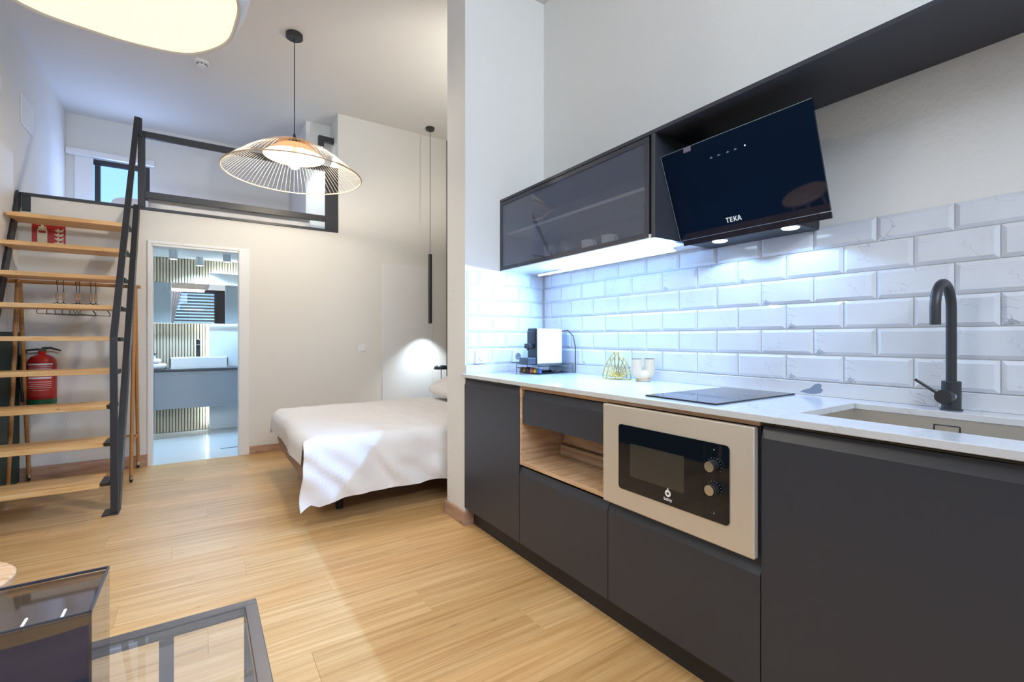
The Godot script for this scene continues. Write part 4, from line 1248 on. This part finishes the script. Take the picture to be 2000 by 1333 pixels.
	solo("floor_drain", G.new().box(V(0.16, -0.002, -5.66), V(0.62, 0.0005, -5.645)), M.black, "dark slot drain in the bathroom floor", "drain")

# ------------------------------------------------------------------ bed
func bed() -> void:
	var x0 := 0.505
	var x1 := 2.46
	var za := -4.45
	var zb := -2.955
	var bd := thing("bed", "double bed with a taupe upholstered base and a white duvet", "bed", V(1.5, 0, -3.7))
	var hb := []
	for l in [[0.20, 0.135], [0.06, 0.15], [0.02, 0.20], [0.0, 0.30], [0.01, 0.345], [0.05, 0.355]]:
		hb.append([V(x0 + 0.03 + l[0], l[1], za + 0.03 + l[0] * 0.6), V(x1, l[1], za + 0.03 + l[0] * 0.6), V(x1, l[1], zb - 0.03 - l[0] * 0.6), V(x0 + 0.03 + l[0], l[1], zb - 0.03 - l[0] * 0.6)])
	hb.reverse()
	var base := G.new()
	for i in hb.size() - 1:
		for j in 4:
			base.out([hb[i][j], hb[i][(j + 1) % 4], hb[i + 1][(j + 1) % 4], hb[i + 1][j]], V(1.5, 0.25, -3.7))
	base.out([hb[0][0], hb[0][1], hb[0][2], hb[0][3]], V(1.5, 0, -3.7))
	base.out([hb[5][0], hb[5][1], hb[5][2], hb[5][3]], V(1.5, 1, -3.7))
	part(bd, "base", base, M.taupe)
	part(bd, "mattress", G.new().box(V(x0 + 0.05, 0.356, za + 0.05), V(x1, 0.515, zb - 0.05), 0.04), M.linen)
	for p in [V(0.766, 0, -3.24), V(0.766, 0, -4.16), V(2.3, 0, -3.24), V(2.3, 0, -4.16)]:
		part(bd, "leg", G.new().lathe([Vector2(0, 0), Vector2(0.024, 0), Vector2(0.028, 0.14), Vector2(0, 0.14)], p, 16), M.black)
	part(bd, "duvet", duvet(x0, 2.12, za, zb), M.linen)
	for e in [[-4.06, "far"], [-3.32, "near"]]:
		var pl := thing("pillow", "white pillow at the head of the bed, beside the bedside lamp" if e[1] == "far" else "white pillow at the head of the bed, beside the partition", "pillow", V(2.065, 0.55, e[0]))
		part(pl, "cushion", pillow2(V(2.065, 0.668, e[0])), M.linen)
	# bedside table and lamp
	var nt := thing("bedside_table", "dark bedside table between bed and white flush door", "bedside table", V(2.29, 0, -4.84))
	part(nt, "body", G.new().box(V(2.05, 0.10, -5.06), V(2.48, 0.41, -4.54), 0.004), M.cab_dark)
	part(nt, "top", G.new().box(V(2.04, 0.41, -5.07), V(2.49, 0.44, -4.53), 0.003), M.cab_dark)
	var bl := thing("table_lamp", "small dark mushroom lamp on the bedside table", "lamp", V(2.165, 0.44, -4.66))
	part(bl, "base", G.new().lathe([Vector2(0, 0), Vector2(0.055, 0), Vector2(0.055, 0.01), Vector2(0, 0.014)], V(2.165, 0.44, -4.66), 24), M.metal_black)
	part(bl, "stem", G.new().tube([V(2.165, 0.45, -4.66), V(2.165, 0.80, -4.66)], 0.006, 10), M.chrome)
	part(bl, "shade", G.new().lathe([Vector2(0, 0.400), Vector2(0.05, 0.397), Vector2(0.072, 0.383), Vector2(0.08, 0.355), Vector2(0.077, 0.355), Vector2(0.07, 0.380), Vector2(0, 0.393)], V(2.165, 0.44, -4.66), 28, true), mat(rgb(50, 54, 66), 0.35))

func pillow2(c: Vector3) -> G:
	var rows := []
	for i in 17:
		var t := PI * i / 16.0 - PI / 2
		var row := []
		for j in 36:
			var a := TAU * j / 36.0
			var ca := signf(cos(a)) * pow(absf(cos(a)), 0.5)
			var sa := signf(sin(a)) * pow(absf(sin(a)), 0.5)
			var ct := pow(maxf(cos(t), 0.0), 0.55)
			row.append(c + Basis(Vector3.BACK, 0.22) * V(ca * ct * 0.22, sin(t) * 0.095 * (0.55 + 0.45 * (1.0 - absf(ca * sa))), sa * ct * 0.34))
		rows.append(row)
	rows.reverse()
	return G.new().sheet(rows, true)

func duvet(x0: float, x1: float, za: float, zb: float) -> G:
	# cloth over the bed: u runs from the far side over the top to the near side, w from head to foot and down the foot end
	var f := noise(131, 1.0, 3)
	var f2 := noise(137, 1.0, 2)
	var top := 0.535
	var rad := 0.075
	var nu := 90
	var nw := 76
	var flat_u := (zb - za)
	var flat_w := (x1 - x0)
	var rows := []
	for i in nw + 1:
		var row := []
		for j in nu + 1:
			# how far the near and far sides and the foot hang down
			var u := -0.22 + (flat_u + 0.22 + 0.405) * j / nu       # distance across, 0 at far edge
			var w := -0.0 + (flat_w + 0.205) * i / nw               # distance from the head
			var near := maxf(0.0, u - flat_u)
			var far := maxf(0.0, -u)
			var foot := maxf(0.0, w - flat_w)
			var z := za + clampf(u, 0.0, flat_u)
			var x := x1 - minf(w, flat_w)
			var drop := 0.0
			var e := maxf(near, far)
			# rounded shoulder
			var roll := func(d: float) -> Vector2:
				if d <= 0.0: return Vector2.ZERO
				var a := minf(d / rad, PI / 2)
				return Vector2(sin(a) * rad, (1.0 - cos(a)) * rad + maxf(0.0, d - rad * PI / 2))
			var shift := rad
			var ru: Vector2 = roll.call(e - (0.0))
			var rw: Vector2 = roll.call(foot)
			if near > 0.0: z = zb - rad * 0.9 + ru.x
			elif far > 0.0: z = za + rad * 0.9 - ru.x
			else: z = lerpf(za + rad * 0.9, zb - rad * 0.9, u / flat_u)
			if foot > 0.0: x = x0 + rad * 0.9 - rw.x
			else: x = lerpf(x1, x0 + rad * 0.9, w / flat_w)
			drop = ru.y + rw.y * (1.0 if near <= 0.0 else 0.22)
			if near > 0.0: drop += 0.075 * pow(clampf(1.0 - (x - x0) / 0.30, 0.0, 1.0), 1.5) * near / 0.405
			if near > 0.0 and foot > 0.0:      # the loose corner swings out in a cone
				var k := minf(near, 0.3) / 0.3
				x -= 0.02 * k
				z -= 0.02 * foot / 0.2 * k
				drop -= 0.03 * k
			var y := top - drop
			var tx := (x - x0) / (x1 - x0)
			var tz := (z - za) / (zb - za)
			# crown and creases
			if near <= 0.0 and far <= 0.0 and foot <= 0.0:
				y += 0.02 * sin(PI * clampf(tx, 0, 1)) * sin(PI * clampf(tz, 0, 1)) + 0.008 * f.get_noise_2d(x * 2.2, z * 2.2)
			y += 0.004 * f2.get_noise_2d(x * 6.0, z * 6.0)
			var hang := clampf((near + foot + far) / 0.25, 0.0, 1.0)
			if near > 0.0: z += hang * (0.016 * sin((x - 0.55 * (top - y)) * 15.0 + 4.0 * f.get_noise_2d(x * 1.2, y * 1.0)) + 0.010 * sin((x - 0.9 * (top - y)) * 31.0 + 5.0 * f2.get_noise_2d(x * 1.5, y * 1.5)) + 0.010 * f.get_noise_2d(x * 4.0 + y * 3.0, y * 2.0 + 9.0)) + 0.014
			if foot > 0.0: x -= hang * (0.010 + 0.012 * sin(z * 7.0) + 0.010 * f.get_noise_2d(z * 4.0, y * 3.0))
			y = maxf(y, 0.02)
			row.append(V(x, y, z))
		rows.append(row)
	var g := G.new().sheet(rows)
	# orientation: normals should point up on the top
	var s := 0.0
	for q in g.n: s += q.y
	if s < 0.0: g.flip()
	return g

# ------------------------------------------------------------------ hanging lamps
func pendants() -> void:
	# wide wire shade with a small inner shade
	var c := V(0.614, CEIL, -4.058)
	var rim_y := 2.43
	var R := 0.505
	var H := 0.27
	var wl := thing("wire_pendant", "wide wire pendant lamp with a small warm inner shade", "pendant lamp", V(c.x, rim_y, c.z))
	part(wl, "ceiling_rose", G.new().lathe([Vector2(0, 0), Vector2(0.062, 0), Vector2(0.062, -0.032), Vector2(0.055, -0.036), Vector2(0, -0.036)], c, 28), M.metal_black)
	part(wl, "cord", G.new().tube([c - V(0, 0.03, 0), V(c.x, rim_y + H + 0.05, c.z)], 0.0035, 8), M.black)
	part(wl, "cap", G.new().lathe([Vector2(0.006, 0.06), Vector2(0.012, 0.03), Vector2(0.028, 0.0), Vector2(0.0, -0.004)], V(c.x, rim_y + H, c.z), 20, true), M.black)
	var pr := func(t: float) -> Vector2: return Vector2(0.03 + (R - 0.03) * t, H * (1.0 - pow(t, 1.7)))
	var wires := G.new()
	for k in 88:
		var a := TAU * k / 88.0
		var p := []
		for j in 8:
			var q: Vector2 = pr.call(j / 7.0)
			p.append(V(c.x + cos(a) * q.x, rim_y + q.y, c.z + sin(a) * q.x))
		wires.tube(p, 0.0015, 4, false)
	var wo := part(wl, "wires", wires, mat(rgb(214, 209, 200), 0.5))
	wo.set_meta("kind", "stuff")
	var rim := []
	for k in 65: rim.append(V(c.x + cos(TAU * k / 64.0) * R, rim_y, c.z + sin(TAU * k / 64.0) * R))
	part(wl, "rim", G.new().tube(rim, 0.0055, 8, false), mat(rgb(205, 180, 150), 0.5))
	var inner := mat(rgb(244, 222, 190), 0.8)
	inner.backlight_enabled = true
	inner.backlight = rgb(200, 170, 130)
	part(wl, "inner_shade", G.new().lathe([Vector2(0.03, H - 0.01), Vector2(0.12, H - 0.045), Vector2(0.225, H - 0.125), Vector2(0.222, H - 0.128), Vector2(0.118, H - 0.05), Vector2(0.03, H - 0.016)], V(c.x, rim_y, c.z), 40, true), inner, "warm pleated inner shade")
	part(wl, "socket", G.new().lathe([Vector2(0.0, H - 0.02), Vector2(0.055, H - 0.026), Vector2(0.055, H - 0.034), Vector2(0.02, H - 0.04), Vector2(0.02, H - 0.10), Vector2(0, H - 0.10)], V(c.x, rim_y, c.z), 20), mat(rgb(190, 176, 150), 0.4, 0.6))
	part(wl, "bulb", G.new().ball(V(c.x, rim_y + H - 0.165, c.z), V(0.05, 0.062, 0.05), 20, 14), glow(Color(1.0, 0.93, 0.78), 7.0))
	lamp_point(V(c.x, rim_y + H - 0.165, c.z), Color(1.0, 0.95, 0.86), E.pendant, 0.05)
	# slim tube pendant over the bedside
	var d := V(2.188, CEIL, -5.006)
	var tp := thing("tube_pendant", "slim black tube pendant hanging beside the bed", "pendant lamp", V(d.x, 1.302, d.z))
	part(tp, "ceiling_rose", G.new().lathe([Vector2(0, 0), Vector2(0.05, 0), Vector2(0.05, -0.026), Vector2(0, -0.028)], d, 28), M.metal_black)
	part(tp, "cord", G.new().tube([d - V(0, 0.02, 0), V(d.x, 2.09, d.z)], 0.003, 8), M.black)
	part(tp, "tube", G.new().lathe([Vector2(0, 2.096), Vector2(0.0215, 2.096), Vector2(0.0215, 1.302), Vector2(0.019, 1.302), Vector2(0.019, 1.33), Vector2(0, 1.33)], V(d.x, 0, d.z), 20), M.metal_black)
	part(tp, "bulb", G.new().lathe([Vector2(0, 1.308), Vector2(0.0185, 1.310), Vector2(0.0185, 1.316)], V(d.x, 0, d.z), 16), glow(Color(0.95, 0.97, 1.0), 6.0))
	lamp_spot(V(d.x, 1.298, d.z), V(0, -1, -0.03), 52.0, 0.9, Color(0.90, 0.96, 1.0), E.bedside, 0.015)
	# organic plaster pendant with a glowing underside
	var pc := V(-0.235, 2.14, -1.722)
	var pp := thing("cloud_pendant", "large irregular white pendant with a glowing cream underside", "pendant lamp", pc)
	var prof := []
	var N := 96
	for k in N:
		var a := TAU * k / N
		prof.append(0.322 / pow(pow(absf(cos(a)), 2.7) + pow(absf(sin(a)), 2.7), 1.0 / 2.7) * (1.0 + 0.018 * sin(3 * a + 2.0) + 0.012 * sin(5 * a + 1.0) + 0.006 * sin(11 * a)))
	var ring := func(s: float, y: float) -> Array:
		var r := []
		for k in N: r.append(pc + V(cos(TAU * k / N) * (prof[k] + s), y + 0.010 * sin(TAU * k / N * 2.0 + 1.0), sin(TAU * k / N) * (prof[k] + s)))
		return r
	var shell_g := G.new().sheet([ring.call(-0.006, 0.010), ring.call(0.0, 0.0), ring.call(0.008, 0.004), ring.call(0.035, 0.07), ring.call(0.045, 0.14), ring.call(0.03, 0.19), ring.call(-0.06, 0.22), ring.call(-0.30, 0.235), ring.call(-0.34, 0.235)], true)
	var shade := mat(rgb(224, 224, 222), 0.85)
	part(pp, "shell", shell_g, shade, "white plaster shell")
	var dif := G.new()
	var low: Array = ring.call(-0.004, 0.008)
	for k in N: dif.tri(pc + V(0, 0.004, 0), low[k], low[(k + 1) % N], Vector3.DOWN, Vector3.DOWN, Vector3.DOWN)
	part(pp, "glowing_diffuser", dif, glow(Color(1.0, 0.92, 0.76), 1.05, rgb(240, 232, 214)), "glowing cream underside")
	part(pp, "cord", G.new().tube([pc + V(0, 0.22, 0), V(pc.x, CEIL, pc.z)], 0.004, 8), M.white)
	lamp_area(pc - V(0, 0.012, 0), Vector3.DOWN, Vector2(0.56, 0.56), Color(1.0, 0.97, 0.91), E.paper, Vector3.BACK)
	# unseen wall light added behind the partition to brighten the upper back wall
	var sc := V(XR - 0.07, 2.2, -3.15)
	var sn := thing("added_wall_light", "added unseen black wall light over the bed, behind the partition", "light", sc)
	part(sn, "body", G.new().tube([sc - V(0, 0.09, 0), sc + V(0, 0.09, 0)], 0.036, 20), M.metal_black)
	part(sn, "arm", G.new().box(sc + V(0.02, -0.02, -0.02), sc + V(0.07, 0.02, 0.02)), M.metal_black)
	part(sn, "bulb", G.new().ball(sc + V(0, 0.1, 0), V(0.024, 0.012, 0.024), 12, 8), glow(Color(1, 0.97, 0.9), 6.0))
	lamp_spot(sc + V(0, 0.118, 0), V(-0.1, 1, -0.75), 60.0, 0.6, Color(1.0, 0.98, 0.93), E.added_niche_light, 0.03)

# ------------------------------------------------------------------ near the camera
func foreground() -> void:
	# coffee table of square tube with a glass top
	var x1 := 0.128
	var x0 := -0.86
	var z0 := -1.504
	var z1 := -0.84
	var y1 := 0.40
	var w := 0.03
	var tb := thing("coffee_table", "black steel coffee table with a clear glass top", "coffee table", V((x0 + x1) / 2, 0, (z0 + z1) / 2))
	var steel := mat(rgb(96, 92, 94), 0.38, 0.3)
	part(tb, "frame", G.new().box(V(x0, y1 - w, z0), V(x1, y1, z0 + w), 0.002).box(V(x0, y1 - w, z1 - w), V(x1, y1, z1), 0.002).box(V(x0, y1 - w, z0 + w), V(x0 + w, y1, z1 - w), 0.002).box(V(x1 - w, y1 - w, z0 + w), V(x1, y1, z1 - w), 0.002), steel)
	part(tb, "glass_top", G.new().box(V(x0 + w, y1 - 0.009, z0 + w), V(x1 - w, y1 - 0.002, z1 - w), 0.001), M.clear, "clear glass")
	for p in [[x1 - w, z0], [-0.090, z0], [x0, z0], [x1 - w, z1 - w], [x0, z1 - w]]:
		part(tb, "leg", G.new().box(V(p[0], 0, p[1]), V(p[0] + w, y1 - w, p[1] + w), 0.002), steel)
	# smoked acrylic box with dark cloth in it
	var bx1 := -0.162
	var bx0 := -0.56
	var bz0 := -1.292
	var bz1 := -1.098
	var by := 0.652
	var yb := y1 + 0.0005
	var t := 0.005
	var ab := thing("acrylic_box", "smoked acrylic box holding dark navy cloth on the coffee table", "box", V((bx0 + bx1) / 2, yb, (bz0 + bz1) / 2))
	part(ab, "walls", G.new().box(V(bx0, yb, bz0), V(bx1, by - t, bz0 + t), 0.001).box(V(bx0, yb, bz1 - t), V(bx1, by - t, bz1), 0.001).box(V(bx0, yb, bz0 + t), V(bx0 + t, by - t, bz1 - t), 0.001).box(V(bx1 - t, yb, bz0 + t), V(bx1, by - t, bz1 - t), 0.001), M.acrylic)
	part(ab, "lid", G.new().box(V(bx0 - 0.001, by - t, bz0 - 0.001), V(bx1 + 0.001, by, bz1 + 0.001), 0.001), M.acrylic)
	part(ab, "lid_rim", G.new().box(V(bx0, by - 0.002, bz0), V(bx1, by + 0.003, bz0 + 0.004), 0.001).box(V(bx1 - 0.004, by - 0.002, bz0), V(bx1, by + 0.003, bz1), 0.001).box(V(bx0, by - 0.002, bz1 - 0.003), V(bx1, by + 0.002, bz1), 0.001), mat(rgb(52, 54, 66), 0.15))
	for x in [-0.203, -0.252]:
		part(ab, "clip", G.new().box(V(x, by, bz1 - 0.030), V(x + 0.004, by + 0.003, bz1 - 0.002), 0.0005), M.print_white)
	part(ab, "navy_cloth", soft_box(V(bx0 + 0.012, yb, bz0 + 0.012), V(bx1 - 0.012, by - 0.10, bz1 - 0.012), 0.03, 55), mat(rgb(8, 30, 100), 0.7), "dark navy cloth")
	# round wooden stool behind the table
	var sc := V(-0.625, 0, -1.93)
	var sl := thing("stool", "round pale wood stool behind the coffee table", "stool", sc)
	part(sl, "seat", G.new().lathe([Vector2(0, 0.425), Vector2(0.165, 0.425), Vector2(0.172, 0.430), Vector2(0.172, 0.446), Vector2(0.166, 0.452), Vector2(0, 0.452)], sc, 40), M.disc)
	for k in 3:
		var a := TAU * k / 3.0 + 0.4
		part(sl, "leg", G.new().tube([sc + V(cos(a) * 0.17, 0, sin(a) * 0.17), sc + V(cos(a) * 0.11, 0.426, sin(a) * 0.11)], [0.011, 0.015], 12), M.disc)
